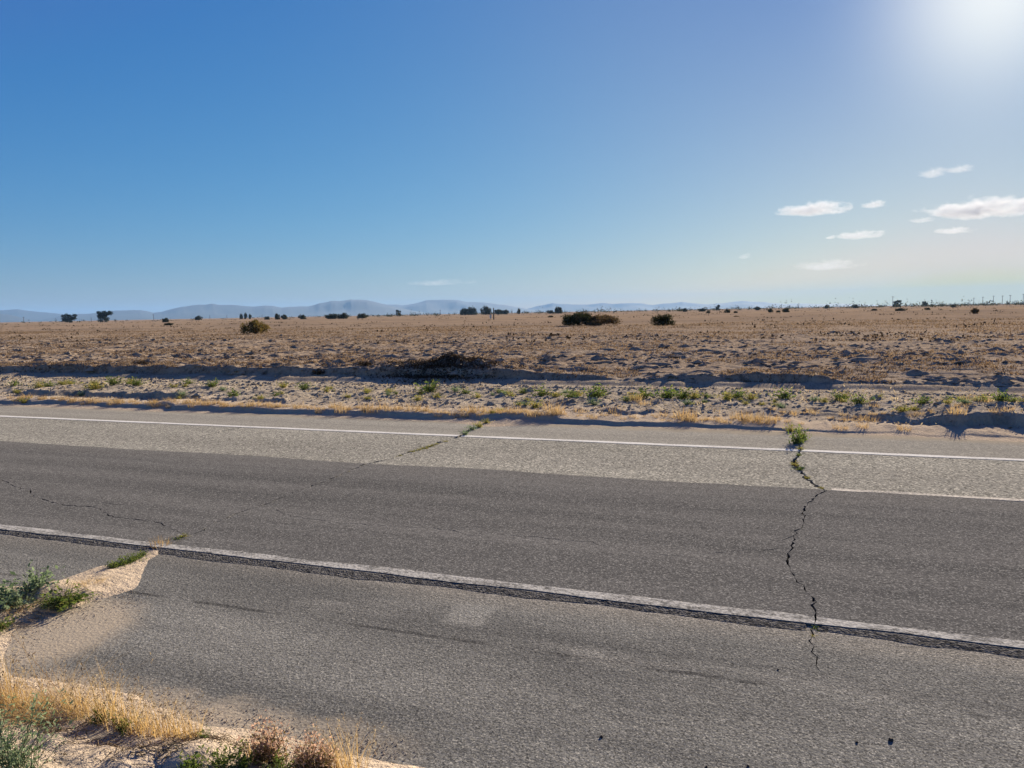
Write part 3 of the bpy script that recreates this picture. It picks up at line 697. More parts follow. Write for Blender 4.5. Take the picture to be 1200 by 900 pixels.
G1 = 'dark bushes along the horizon'
for px, dist, a, b, lab, key, i in (
    (194, 330, 7, 5, 'rounded dark bush on the horizon right of the two left trees', 'dbush', 0),
    (198, 170, 11, 3, 'low flat dark bush in front of the rounded horizon bush at left', 'dbush', 1),
    (233, 600, 8, 4.5, 'greyish bush on the horizon below the highest left mountain', 'dbush', 2),
    (283, 700, 4, 6, 'first of three small upright trees left of the olive bush', 'dbush', 0),
    (288, 700, 4, 6.5, 'middle one of three small upright trees left of the olive bush', 'dbush', 1),
    (293, 700, 4, 5, 'last of three small upright trees left of the olive bush', 'dbush', 2),
    (313, 420, 6, 3.5, 'tiny dark bush just right of the olive bush on the horizon', 'dbush', 1),
    (325, 400, 6, 7, 'upright bush, taller one of a pair right of the olive bush', 'dbush', 0),
    (333, 400, 8, 5, 'lower bush of a pair right of the olive bush', 'dbush', 2),
    (354, 380, 9, 5, 'dark dome shaped bush on the horizon left of the long hedge like bush', 'dbush', 1),
    (390, 330, 19, 5.5, 'left part of the long hedge like bush on the horizon', 'dbush', 2),
    (402, 330, 12, 7, 'taller right end of the long hedge like bush on the horizon', 'dbush', 0),
    (424, 340, 11, 5.5, 'dark dome bush right of the long hedge like bush', 'dbush', 1),
    (545, 620, 11, 8, 'left tree clump of the grove near the lone pole', 'dbush', 0),
    (553, 620, 12, 8.5, 'second tree clump of the grove near the lone pole', 'dbush', 1),
    (569, 620, 13, 9, 'rounded tree clump immediately left of the lone pole', 'dbush', 2),
    (584, 640, 12, 6, 'low tree clump immediately right of the lone pole', 'dbush', 0),
    (593, 640, 9, 5, 'lowest bush at the right end of the grove near the lone pole', 'dbush', 1),
    (608, 650, 4, 6, 'small pointed tree right of the grove', 'dbush', 2),
    (645, 560, 9, 4, 'greyish low bush on the horizon left of the pointed bush', 'dbush', 1),
    (655, 540, 10, 8, 'pointed dark tree clump behind the long clump in mid field', 'dbush', 0),
    (645, 190, 7, 2, 'small flat dark bush in the field left of the long clump', 'dbush', 2),
    (803, 420, 6, 4, 'small dark bush on the horizon above the compact bush', 'dbush', 2),
    (823, 420, 8, 4, 'grey low bush on the horizon left of the flat topped tree', 'dbush', 0),
    (830, 240, 5, 3, 'tiny dark bush in the field just left of the flat topped tree', 'dbush', 1),
    (852, 240, 7, 4, 'dark field bush right below the flat topped tree', 'dbush', 2),
    (862, 230, 5, 2.5, 'tiny flat dark bush right of the flat topped tree', 'dbush', 0),
    (887, 480, 7, 4, 'low bush on the horizon right of the flat topped tree', 'dbush', 1),
    (903, 230, 6, 4, 'left one of three dark field bushes right of centre', 'dbush', 2),
    (912, 225, 5, 2.5, 'middle flat one of three dark field bushes right of centre', 'dbush', 0),
    (921, 225, 8, 4.5, 'right biggest one of three dark field bushes right of centre', 'dbush', 1),
    (1025, 230, 6, 2.5, 'small dark bush in the field left of the tall pole', 'dbush', 0),
    (1056, 200, 12, 3, 'long flat dark bush in the field below the tall pole', 'dbush', 2),
    (1087, 230, 6, 2.5, 'small dark field bush below the round tree at right', 'dbush', 1),
    (1117, 420, 5, 2.5, 'small dark bush near the horizon left of the tumbleweed', 'dbush', 0),
    (863, 130, 7, 1.5, 'thin low brown bush in the field right of centre', 'bbush', 0),
    (1002, 560, 7, 4, 'bush on the right horizon left of the tall pole', 'dbush', 1),
    (969, 600, 5, 4, 'tiny bush on the right horizon far left of the tall pole', 'dbush', 2)):
    farthing(key, px, dist, a, b, lab, 'bush', 'bush', G1, i, rz=rnd.uniform(0, 6))
# distant scrub belt: nobody could count it
def scrub():
    rs = np.random.RandomState(5); mb = MB()
    for px0, px1, dens in ((-300, 420, 70), (420, 760, 230), (760, 1100, 260), (1100, 1700, 300)):
        n = dens if px1 < 1200 else dens*2
        for i in range(n):
            px = rs.uniform(px0, px1); d = rs.uniform(500, 1500); x, y = far(px, d); hh = rs.uniform(.8, 3.0)*(1.45 if px > 430 else .9)*(2.0 if rs.rand() < .15 else 1); r = rs.uniform(1.2, 5.5)
            m = 26; P_ = rs.normal(size=(m, 3)); P_ /= np.linalg.norm(P_, axis=1)[:, None]; P_[:, 2] = np.abs(P_[:, 2])
            P_ = P_*np.array([r, r, hh])*rs.uniform(.4, 1, (m, 1))+np.array([x, y, .15]); leaves(mb, P_, .9, rs, .3, 1.4)
    me = bulk(mb, 'distant_scrub', M['darkbush'])
    tag(mesh_obj('distant_scrub', me), 'thin belt of dark scrub along the far edge of the field', 'scrub', kind='stuff')
scrub()
# utility poles
def pole(px, dist, hpx, label, arms=1, group='utility poles on the horizon', lamp=False):
    k = math.hypot(F, px-600)/F; hh = hpx/F*dist/k; p = far(px, dist); t = empty('utility_pole', (p[0], p[1], .1), HEAD-R(90)+.25); tag(t, label, 'pole', group)
    r = max(.13, dist*.00026); mb = MB(); tube(mb, [(0, 0, -.3), (0, 0, hh*.5), (0, 0, hh)], [r, r*.9, r*.7], 8); mesh_obj('post', mb.mesh('post', M['polewood']), t)
    for a in range(arms):
        mb = MB(); box(mb, (0, -.15, hh*(.95-.12*a)), (hh*.28, .16, max(.16, dist*.0003))); arm = mesh_obj('crossarm', mb.mesh('crossarm', M['polewood']), t)
        for q in (-.12, -.05, .05, .12):
            mb = MB(); tube(mb, [(q*hh, -.15, hh*(.95-.12*a)+.08), (q*hh, -.15, hh*(.95-.12*a)+.4)], [.07, .05], 5); mesh_obj('insulator', mb.mesh('insulator', M['stone']), arm)
pole(578.5, 150, 15, 'lone dark pole standing nearest in the field before the grove', 0, None)
pole(1046, 640, 13, 'tallest pole on the right horizon beside the leaning tree')
for px, h_, l in ((1141, 9, 'leftmost pole of the row of six at the right edge'), (1151.5, 10, 'second pole from the left of the row at the right edge'), (1164, 11, 'third pole from the left of the row at the right edge'), (1174.5, 11, 'fourth pole from the left of the row at the right edge'), (1183.5, 11.5, 'fifth pole from the left of the row at the right edge'), (1199, 12.5, 'last pole of the row, cut by the right edge of the photo')):
    pole(px, 900, h_, l)
for px, h_, l in ((28, 7, 'thin pole on the left horizon before the far mountains'), (73, 8, 'thin pole standing just left of the low spreading tree'), (107, 5, 'short pole between the two left trees'), (180, 7, 'thin pole on the horizon left of the rounded bush'), (246, 5, 'short pole on the horizon below the left mountain ridge'), (266, 5, 'short pole on the horizon left of the three small trees'), (516, 6, 'short pole on the horizon between thin tree and grove'), (936, 6, 'short pole on the horizon right of the three field bushes'), (982, 6, 'short thin pole on the horizon midway to the tall pole')):
    pole(px, 1000, h_, l, 1 if h_ > 5 else 0)
# pale marker next to the lone pole
p = far(575, 150); t = empty('marker_post', (p[0], p[1], .2)); tag(t, 'small pale weathered marker board beside the lone dark pole', 'sign')
mb = MB(); tube(mb, [(0, 0, -.1), (0, 0, .8)], [.05, .05], 6); mesh_obj('post', mb.mesh('post', M['polewood']), t)
mb = MB(); box(mb, (0, -.08, .75), (.38, .05, .7), HEAD-R(90)); mesh_obj('board', mb.mesh('board', M['whitepaint']), t)

# ------------------------------------------------------------------ field stubble, heap brush, stones
def stubble():
    rs = np.random.RandomState(11); n = 240000
    u = rs.uniform(0, 1, n); y = 16.2*(75/16.2)**(u**1.25); s = rs.uniform(-1.38, .88, n); x = -.378*y+s*(y+3)
    dens = fbm(x, y*1.2, 2.8, 4, 91)+fbm(x, y, .6, 2, 92)*.5; bare = ss(-6, 5, x)*ss(50, 36, y)
    k = dens > (-.25+bare*.55); x, y = x[k], y[k]; z = hf(x, y); n = len(x)
    hh = rs.uniform(.010, .045, n)*(1+y/60)*np.where(rs.rand(n) < .05, 1.8, 1); wv = rs.uniform(.004, .011, n)*(1+y/18)
    a = rs.uniform(0, np.pi, n); ln = rs.normal(0, .8, (n, 2))*hh[:, None]
    b0 = np.stack([x-np.cos(a)*wv, y-np.sin(a)*wv, z-.01], 1); b1 = np.stack([x+np.cos(a)*wv, y+np.sin(a)*wv, z-.01], 1); tp = np.stack([x+ln[:, 0], y+ln[:, 1], z+hh], 1)
    V = np.stack([b0, b1, tp], 1).reshape(-1, 3); me = np_mesh('dry_stubble', V, np.arange(3*n).reshape(n, 3), M['brownstub'])
    tag(mesh_obj('dry_stubble', me), 'short brown dry stubble covering the open field', 'stubble', kind='stuff')
    # sparse litter and tiny dry plants on the verge between the road and the bank
    n = 16000; y = rs.uniform(11.2, 16.0, n); s = rs.uniform(-1.38, .88, n); x = -.378*y+s*(y+3); z = hf(x, y)
    k = fbm(x, y, 1.2, 3, 95) > -.2; x, y, z = x[k], y[k], z[k]; n = len(x)
    mb = MB(); leaves(mb, np.stack([x, y, z], 1), .045, rs, .6, 2.4); me = bulk(mb, 'verge_litter', M['pale'])
    tag(mesh_obj('verge_litter', me), 'scattered dry straw and tiny dead plants on the sandy verge', 'litter', kind='stuff')
    # little clods
    n = 26000; y = np.concatenate([rs.uniform(11.2, 15.4, n//3), 16.1+rs.uniform(0, 1, n-n//3)**1.5*26]); s = rs.uniform(-1.38, .88, n); x = -.378*y+s*(y+3); z = hf(x, y)
    oc = np.array([(1, 0, 0), (0, 1, 0), (-1, 0, 0), (0, -1, 0), (.2, .1, 1), (0, 0, -.4)], float)
    of = np.array([(0, 1, 4), (1, 2, 4), (2, 3, 4), (3, 0, 4), (1, 0, 5), (2, 1, 5), (3, 2, 5), (0, 3, 5)])
    fl = y > 16; keep = np.where(fl, fbm(x, y, 1.6, 3, 98) > -.25+.2*rs.rand(n), True); x, y, z, fl = x[keep], y[keep], z[keep], fl[keep]; n = len(x)
    r = np.where(fl, rs.uniform(.02, .075, n)*(1+1.2*(rs.rand(n) < .05)), rs.uniform(.010, .030, n)*(1+1.3*(rs.rand(n) < .04)))[:, None, None]
    hz = np.where(fl, rs.uniform(.35, .75, n), rs.uniform(.6, 1.0, n))[:, None]
    V = oc[None]*r*rs.uniform(.6, 1.35, (n, 6, 1))*np.array([1.5, 1, 1]); V[:, :, 2] *= hz; V = V+np.stack([x, y, z], 1)[:, None]
    me = np_mesh('soil_clods', V.reshape(-1, 3), (of[None]+(np.arange(n)*6)[:, None, None]).reshape(-1, 3), M['ground'])
    tag(mesh_obj('soil_clods', me), 'small soil clods scattered over the verge and field edge', 'clods', kind='stuff')
    # low dark clumps scattered far over the plain
    n = 2600; y = 30*(600/30)**rs.uniform(0, 1, n); s = rs.uniform(-1.4, .9, n); x = -.378*y+s*(y+3)
    k = fbm(x*.3, y, 9, 3, 97) > -.15; x, y = x[k], y[k]; z = hf(x, y); mb = MB()
    for a, b, c in zip(x, y, z):
        r = rs.uniform(.08, .35)*(1+b/150); m = 9; P_ = rs.normal(0, 1, (m, 3))*np.array([r, r*.4, r*.10]); P_[:, 2] = np.abs(P_[:, 2])
        leaves(mb, P_+np.array([a, b, c]), r*.45, rs, .2, 1.6)
    tag(mesh_obj('low_scrub', bulk(mb, 'low_scrub', M['deadbrush'])), 'tiny low dark clumps dotted over the far field', 'scrub', kind='stuff')
stubble()
def heap():
    rs = np.random.RandomState(3); mx, my = MOUND; n = 6000
    x = mx+rs.normal(0, .70, n); y = my+.30+rs.normal(0, .40, n); z = hf(x, y); t = empty('brush_heap', (mx, my, gz(mx, my)))
    tag(t, 'dark heap of dead brush and dug up soil at the edge of the field', 'brush heap')
    P_ = np.stack([x-mx, y-my, z-gz(mx, my)+rs.uniform(0, .05, n)], 1); mb = MB(); leaves(mb, P_, .055, rs, .1, 2.0); tag(mesh_obj('brush', bulk(mb, 'brush', M['deadbrush']), t), kind='stuff')
    tw = MB()
    for i in range(90):
        j = rs.randint(n); p = P_[j]; a = rs.uniform(0, 6.28); l = rs.uniform(.15, .45); e = rs.uniform(0, .5)
        tube(tw, [p, p+np.array([math.cos(a)*l*.5, math.sin(a)*l*.5, l*e*.6+.03]), p+np.array([math.cos(a)*l, math.sin(a)*l, l*e])], [.008, .006, .003], 3)
    tag(mesh_obj('twigs', tw.mesh('twigs', M['bark']), t), kind='stuff')
    for px, py, w_, lab in ((374, 428, 16, 'small dark dead brush pile left of the big heap'), (165, 425, 20, 'small dark dead brush pile at left above the cut bank'), (428, 427, 18, 'low dark dead brush pile just left of the big heap'), (555, 420, 22, 'low dark dead brush pile just right of the big heap')):
        q = W(px, py, .38); d = math.hypot(q[0], q[1]); r = w_/F*d*.5; t2 = empty('brush_heap', (q[0], q[1], gz(q[0], q[1]))); tag(t2, lab, 'brush heap')
        m = 420; P2 = np.stack([rs.normal(0, r*.5, m), rs.normal(0, r*.4, m), np.abs(rs.normal(0, r*.16, m))], 1); mb = MB(); leaves(mb, P2, .06, rs, .15, 3.0); tag(mesh_obj('brush', bulk(mb, 'brush', M['deadbrush']), t2), kind='stuff')
heap()

# ------------------------------------------------------------------ verge weeds
VW = [(16, 451, 8, 0), (46, 453, 12, 1), (57, 454, 9, 0), (82, 452, 8, 1), (112, 457, 14, 1), (134, 454, 14, 0), (160, 453, 12, 0), (222, 454, 10, 0), (250, 456, 12, 0), (275, 461, 11, 0), (305, 463, 9, 1), (332, 455, 10, 1), (324, 461, 9, 0), (357, 456, 13, 0), (383, 458, 8, 1), (505, 457, 20, 0), (490, 465, 10, 1), (512, 463, 9, 1), (534, 457, 10, 2), (545, 459, 11, 0), (584, 459, 8, 0), (600, 462, 8, 1), (613, 459, 10, 0), (628, 471, 15, 1), (636, 461, 17, 0), (651, 463, 10, 1), (668, 464, 14, 0), (677, 461, 12, 1), (697, 463, 21, 0), (696, 470, 11, 2), (745, 468, 15, 1), (756, 465, 17, 0), (783, 465, 20, 0), (801, 465, 19, 0), (813, 464, 14, 1), (805, 470, 10, 2), (852, 466, 13, 1), (865, 464, 15, 0), (880, 465, 12, 1), (919, 464, 17, 0), (954, 467, 8, 2), (966, 469, 8, 1), (983, 466, 15, 0), (990, 464, 9, 1), (1006, 472, 15, 0), (1058, 480, 12, 1), (1080, 475, 13, 0), (1072, 479, 9, 1), (1127, 473, 9, 1), (1130, 480, 10, 2), (1151, 476, 11, 1), (1172, 479, 15, 0), (1198, 474, 8, 1), (893, 470, 6, 1), (20, 458, 7, 1), (95, 459, 8, 2), (205, 458, 7, 1), (430, 458, 7, 1), (455, 460, 7, 2), (560, 463, 8, 1)]
_r = random.Random(4)
for _ in range(46):
    a_ = _r.uniform(380, 1195) if _r.random() < .72 else _r.uniform(0, 380); b_ = np.interp(a_, [0, 400, 800, 1200], [455, 459, 465, 476])+_r.uniform(-6, 8); VW.append((a_, b_, _r.uniform(5, 9), _r.choice([0, 1, 1, 2])))
VL = {0: ('weed', 'bright green'), 1: ('yweed', 'yellow green'), 2: ('gweed', 'grey green')}
def landmark(px):
    for a, b in ((75, 'near the left edge'), (180, 'below the round horizon tree'), (290, 'left of the olive bush'), (400, 'right of the olive bush'), (520, 'before the brush heap'), (610, 'just right of the brush heap'), (720, 'before the long bush clump'), (830, 'before the compact bush'), (950, 'above the dense crack plant'), (1045, 'right of the dense crack plant'), (1300, 'near the right edge')):
        if px < a: return b
VW.sort(key=lambda q_: q_[0])
seen = {}
for j, (px, py, wpx, k) in enumerate(VW):
    q = W(px, py+1, .16); d = math.hypot(q[0], q[1]); s = wpx/F*d/.42*2.3; key, cn = VL[k]
    size = 'large' if wpx >= 17 else 'medium' if wpx >= 12 else 'small'
    lab = '%s %s weed on the verge %s' % (size, cn, landmark(px)); seen.setdefault(lab, []).append(px); nn = len(seen[lab])
    if nn > 1: lab += ', '+['second', 'third', 'fourth', 'fifth', 'sixth', 'seventh', 'eighth', 'ninth', 'tenth', 'eleventh', 'twelfth', 'thirteenth', 'fourteenth'][nn-2]+' from left'
    put(key, 'weed', q[0], q[1], (s*1.1, s, s*.75), lab, 'weed', 'green weeds on the verge', rnd.uniform(0, 6.28), j)
# dry golden tufts along the lip of the road bank
G2 = 'short dry grass tufts along the bank beside the road'
def liptuft(px, py, s, i):
    q = W(px, py, .11)
    if px < 648:
        xx = np.array([q[0]]); yy = 10.68+fbm(xx, xx*0+5, 1.9, 5, 22)[0]*.09+rnd.uniform(.02, .30); q = np.array([q[0]-.378*(yy-q[1]), yy])
    put('short', 'grass_tuft', q[0], q[1], s, 'short golden tuft on the far road bank '+landmark(px), 'grass tuft', G2, rnd.uniform(0, 6.28), i)
i = 0
px = -8
while px < 640:
    dens = 3.2 if px < 330 else 3.6 if (380 < px < 460) or px > 520 else 6
    liptuft(px, np.interp(px, [0, 300, 450, 600], [469.5, 475.5, 477.5, 483])+rnd.uniform(-2.2, 1.6), rnd.uniform(.3, .95)*(1.6 if rnd.random() < .22 else 1), i); i += 1; px += dens*rnd.uniform(.6, 1.6)
_r = random.Random(8); px = 650.0
while px < 1190:
    q = W(px, 486 if px < 930 else 484, .11 if px < 930 else .2); yy = (10.78 if px < 930 else 11.5)+_r.uniform(-.02, .35); s_ = _r.uniform(.25, .75)*(1.5 if _r.random() < .15 else 1)
    put('short', 'grass_tuft', q[0]-.378*(yy-q[1]), yy, s_, 'short golden tuft on the far road bank '+landmark(px), 'grass tuft', G2, _r.uniform(0, 6.28), i); i += 1; px += _r.uniform(3, 13)
for px, py, s in ((649, 482, 1.9), (655, 484, 1.3), (624, 486, 1.3), (680, 481, 1.0), (722, 482, 1.2), (775, 484, 1.0), (800, 486, 1.7), (806, 488, 1.6), (815, 489, 1.4), (745, 474, 1.3), (755, 476, 1.2), (870, 488, 1.5), (880, 489, 1.5), (890, 490, 1.6), (900, 491, 1.3), (845, 490, .9), (1122, 493, 1.3), (1010, 495, .9), (985, 496, 1.0), (1060, 497, .9), (1150, 483, 1.3), (1025, 480, .8), (1133, 482, 1.1)):
    liptuft(px, py, s, i); i += 1

# plants growing out of the road cracks and the sand at the road ends
def clump(key, name, px, py, wpx, label, cat='plant', group=None, hs=1.0, i=0, z0=.0, ref=.30, rz=None):
    q = W(px, py, z0); d = math.hypot(q[0], q[1]); s = wpx/F*d/ref
    return put(key, name, q[0], q[1], (s, s, s*hs), label, cat, group, rnd.uniform(0, 6.28) if rz is None else rz, i, z=max(z0-.01, gz(q[0], q[1])-.01 if q[1] > 10.3 or q[1] < 4 else z0-.01))
clump('weed', 'leafy_plant', 933, 520, 27, 'dense leafy green plant where the wide crack meets the far road edge', hs=1.25, i=0)
clump('weed', 'leafy_plant', 940, 516, 17, 'smaller upright leafy shoot at the right side of the dense crack plant', hs=1.4, i=1)
clump('yweed', 'leafy_plant', 926, 506, 15, 'yellowish dry topped plant behind the dense crack plant', hs=1.2, i=0)
clump('yweed', 'leafy_plant', 938, 527, 10, 'small yellow green sprout at the white line in the wide crack', i=1)
for a, b, c, k, l in ((936, 534, 10, 'weed', 'green sprig just below the white line in the wide crack'), (946, 560, 9, 'yweed', 'low yellow green sprig in the crack above its turn'), (931, 545, 13, 'yweed', 'yellow green tuft in the widest part of the road crack'), (938, 551, 14, 'weed', 'green sprig below the yellow green tuft in the road crack'), (955, 737, 13, 'weed', 'small green sprout in the crack through the dark overlay edge'), (953, 745, 9, 'yweed', 'tiny yellow sprout in the crack just below the overlay edge'), (963, 572, 7, 'yweed', 'tiny sprout where the wide crack turns at the faded line')):
    clump(k, 'crack_weed', a, b, c, l, 'weed', 'weeds in the road cracks', hs=.7, i=2)
for j, (a, b, c, k) in enumerate(((545, 509, 14, 'gweed'), (553, 503, 15, 'gweed'), (562, 500, 15, 'yweed'), (570, 496, 14, 'yweed'), (578, 491, 13, 'yweed'), (586, 488, 12, 'yweed'))):
    clump(k, 'leafy_plant', a, b, c, ['lowest grey green plant beside the far white line at the middle crack', 'grey green plant second from the white line at the middle crack', 'yellow green plant third in the row up the middle crack', 'yellow green plant fourth in the row up the middle crack', 'yellow plant fifth in the row up the middle crack', 'topmost yellow plant of the row where the middle crack meets the sand'][j], 'plant', 'plants up the middle crack', hs=.8, i=j, z0=.01)
for j, (a, b, c) in enumerate(((484, 529.5, 10), (491, 527.5, 12), (498, 525.5, 13), (505, 523, 12), (512, 520.5, 10), (523, 517.5, 9), (470, 534, 8))):
    clump('yweed', 'crack_weed', a, b, c, 'low yellow green weed in the middle road crack', 'weed', 'low weeds lining the middle crack', hs=.50, i=j)
for j, (a, b, c, k, hs) in enumerate(((215, 629, 18, 'yweed', .4), (207, 632, 16, 'weed', .4))):
    clump(k, 'crack_weed', a, b, c, ['yellow green crack weed on the dark overlay right of the golden tuft', 'dark green crack weed on the overlay nearest the golden tuft'][j], 'weed', None, hs=hs, i=j, z0=ZO)
q = W(188, 641, 0); put('short', 'grass_tuft', q[0], q[1], (.75, .75, .75), 'small golden grass tuft on the near white line at left', 'grass tuft', None, 0, 0, z=.0)
for j, (a, b, c) in enumerate(((168, 650, 14), (161, 654, 19), (154, 658, 21), (147, 661, 22), (139, 664, 22), (132, 667, 20))):
    clump('weed', 'crack_weed', a, b, c, 'low green weed lining the near crack between golden tuft and sand lobe', 'weed', 'low weeds lining the near left crack', hs=.75, i=j, z0=.005)
for a, b, c, k, l, hs in ((20, 708, 50, 'gweed', 'grey green leafy weed with broad leaves at the left edge of the sand lobe', .95), (42, 697, 38, 'gweed', 'grey green weed with raised leafy tip behind the broad leaved one', 1.1), (73, 708, 40, 'weed', 'bushy green weed in the middle of the sand lobe', 1.0), (88, 703, 30, 'weed', 'spreading green weed at the right of the bushy one', .7), (4, 700, 34, 'gweed', 'grey green weed cut by the left edge of the photo', .8), (4, 735, 26, 'weed', 'dark green weed at the left edge below the grey green ones', .8), (58, 708, 22, 'yweed', 'yellow weed between the grey green and the bushy green weeds', .7)):
    clump(k, 'leafy_plant', a, b, c*1.35, l, 'plant', 'weeds on the sand lobe at left', hs=hs*.68, i=1, z0=.03)
for a, b, s, l in ((20, 712, .8, 'golden dry tuft among the grey green weeds at left'), (95, 690, .5, 'golden dry tuft behind the bushy green weed'), (112, 682, .5, 'golden dry tuft at the crack end of the sand lobe'), (38, 722, .6, 'short golden tuft at the front of the sand lobe')):
    q = W(a, b, .03); put('matted', 'grass_tuft', q[0], q[1], (s, s, s*.55), l, 'grass tuft', None, rnd.uniform(0, 6), 0)

# near roadside: golden grass, open green bush, pinkish plants
G3 = 'golden grass tufts on the near roadside'
NG = [(-12, 822, 1.15, 'gold'), (2, 820, 1.2, 'gold'), (10, 816, 1.0, 'gold'), (22, 822, .9, 'gold'), (34, 822, .85, 'matted'), (48, 826, .85, 'matted'), (60, 826, .85, 'matted'), (74, 826, 1.0, 'matted'), (88, 826, .9, 'gold'), (92, 828, .7, 'gold'), (108, 828, .5, 'matted'), (120, 832, 1.05, 'gold'), (130, 836, .95, 'gold'), (140, 838, .95, 'gold'), (150, 842, .9, 'gold'), (160, 845, .85, 'gold'), (170, 848, .85, 'gold'), (180, 851, .8, 'gold'), (190, 853, .75, 'gold'), (200, 856, .75, 'gold'), (210, 858, .7, 'gold'), (220, 861, .75, 'gold'), (228, 862, .7, 'gold'), (398, 897, .85, 'gold'), (408, 899, .9, 'gold'), (415, 902, .85, 'gold'), (295, 885, .5, 'gold'), (388, 896, .6, 'gold')]
NL = ['tall golden tuft cut by the left edge of the photo', 'tall golden tuft at the left edge', 'tall golden tuft second from the left edge', 'golden tuft just before the matted grass', 'leftmost matted straw tuft of the flattened patch', 'second matted straw tuft of the flattened patch', 'third matted straw tuft of the flattened patch', 'thick matted straw tuft arching over its own shadow', 'upright golden tuft ending the flattened patch', 'small golden tuft before the gap in the row', 'low straw tuft in the gap of the row', 'tallest golden tuft starting the long row',
      'second golden tuft of the long row', 'third golden tuft of the long row', 'fourth golden tuft of the long row', 'fifth golden tuft of the long row', 'sixth golden tuft of the long row', 'seventh golden tuft of the long row', 'eighth golden tuft of the long row', 'ninth golden tuft of the long row', 'tenth golden tuft of the long row', 'eleventh golden tuft of the long row', 'last golden tuft closing the long row at its right end', 'left stalks of the bright upright tuft at the bottom', 'centre of the bright upright golden tuft at the bottom', 'right stalks of the bright upright tuft at the bottom', 'short golden tuft left of the pinkish plants', 'small golden tuft between pinkish plants and bright tuft']
for j, (a, b, s, k) in enumerate(NG):
    q = W(a, b, .05); put(k, 'grass_tuft', q[0], q[1], (s, s, s*rnd.uniform(.65, 1.2)), NL[j], 'grass tuft', G3, rnd.uniform(-.5, .5), j)
for a, b, s, l in ((12, 902, 1.0, 'open wiry grey green bush in the bottom left corner'), (-10, 888, .9, 'wiry grey green bush cut by the left edge at the bottom'), (30, 912, .7, 'low wiry green bush at the very bottom left')):
    q = W(a, b, .08); put('sprig', 'wiry_bush', q[0], q[1], (s, s, s*.8), l, 'bush', None, rnd.uniform(0, 6), rnd.randint(0, 1))
for a, b, s, l in ((305, 892, .75, 'pinkish brown dry plant, leftmost of the two groups at the bottom'), (322, 892, .8, 'bushy pinkish brown plant with green base at the bottom'), (366, 905, .8, 'pinkish dry plant left of the bright golden tuft'), (380, 904, .65, 'thin pinkish dry plant touching the bright golden tuft'), (352, 905, .6, 'small pinkish dry plant between the two pinkish groups')):
    q = W(a, b, .04); put('pinkp', 'dry_plant', q[0], q[1], (s, s, s), l, 'plant', 'pinkish dry plants on the near roadside', rnd.uniform(0, 6), rnd.randint(0, 1))
for a, b, s, l in ((118, 838, .35, 'small green shoot at the foot of the tallest golden tuft'), (142, 846, .35, 'green shoot in the shadow of the golden row'), (240, 868, .25, 'tiny green shoot at the right end of the golden row'), (260, 905, .4, 'green leafy weed at the bottom left of the pinkish plants'), (285, 908, .45, 'green leafy weed under the pinkish plants'), (225, 915, .45, 'soft green weed on the small sand mound'), (330, 910, .4, 'green weed below the bushy pinkish plant')):
    q = W(a, b, .04); put('weed', 'green_shoot', q[0], q[1], s, l, 'weed', 'green shoots on the near sand', rnd.uniform(0, 6), rnd.randint(0, 2))
# twigs, straw and crumbs on the near sand
def grains():
    rs = np.random.RandomState(31); P_ = []; edge_px = [(8, 760), (20, 792), (60, 800), (120, 806), (200, 830), (245, 848), (300, 853), (345, 862), (420, 880), (470, 892), (158, 690), (140, 696), (100, 705), (78, 714), (45, 722), (18, 742)]
    for i in range(1300):
        k = rs.randint(len(edge_px)-1)
        if k == 9: continue
        t = rs.rand(); a = edge_px[k][0]*(1-t)+edge_px[k+1][0]*t+rs.normal(0, 10); b = edge_px[k][1]*(1-t)+edge_px[k+1][1]*t-abs(rs.normal(0, 11))*(-1 if k > 9 else 1); q = W(a, b); P_.append((q[0], q[1], .002))
    P_ = np.array(P_); n = len(P_); oc = np.array([(1, 0, 0), (0, 1, 0), (-1, 0, 0), (0, -1, 0), (0, 0, 1), (0, 0, -1)], float)
    of = np.array([(0, 1, 4), (1, 2, 4), (2, 3, 4), (3, 0, 4), (1, 0, 5), (2, 1, 5), (3, 2, 5), (0, 3, 5)])
    r = rs.uniform(.0012, .004, (n, 1, 1)); V = oc[None]*r*rs.uniform(.6, 1.3, (n, 6, 1))+P_[:, None]
    tag(mesh_obj('sand_grains', np_mesh('sand_grains', V.reshape(-1, 3), (of[None]+(np.arange(n)*6)[:, None, None]).reshape(-1, 3), M['ground'])), 'loose sand grains and crumbs spilled on the asphalt edge', 'grains', kind='stuff')
grains()
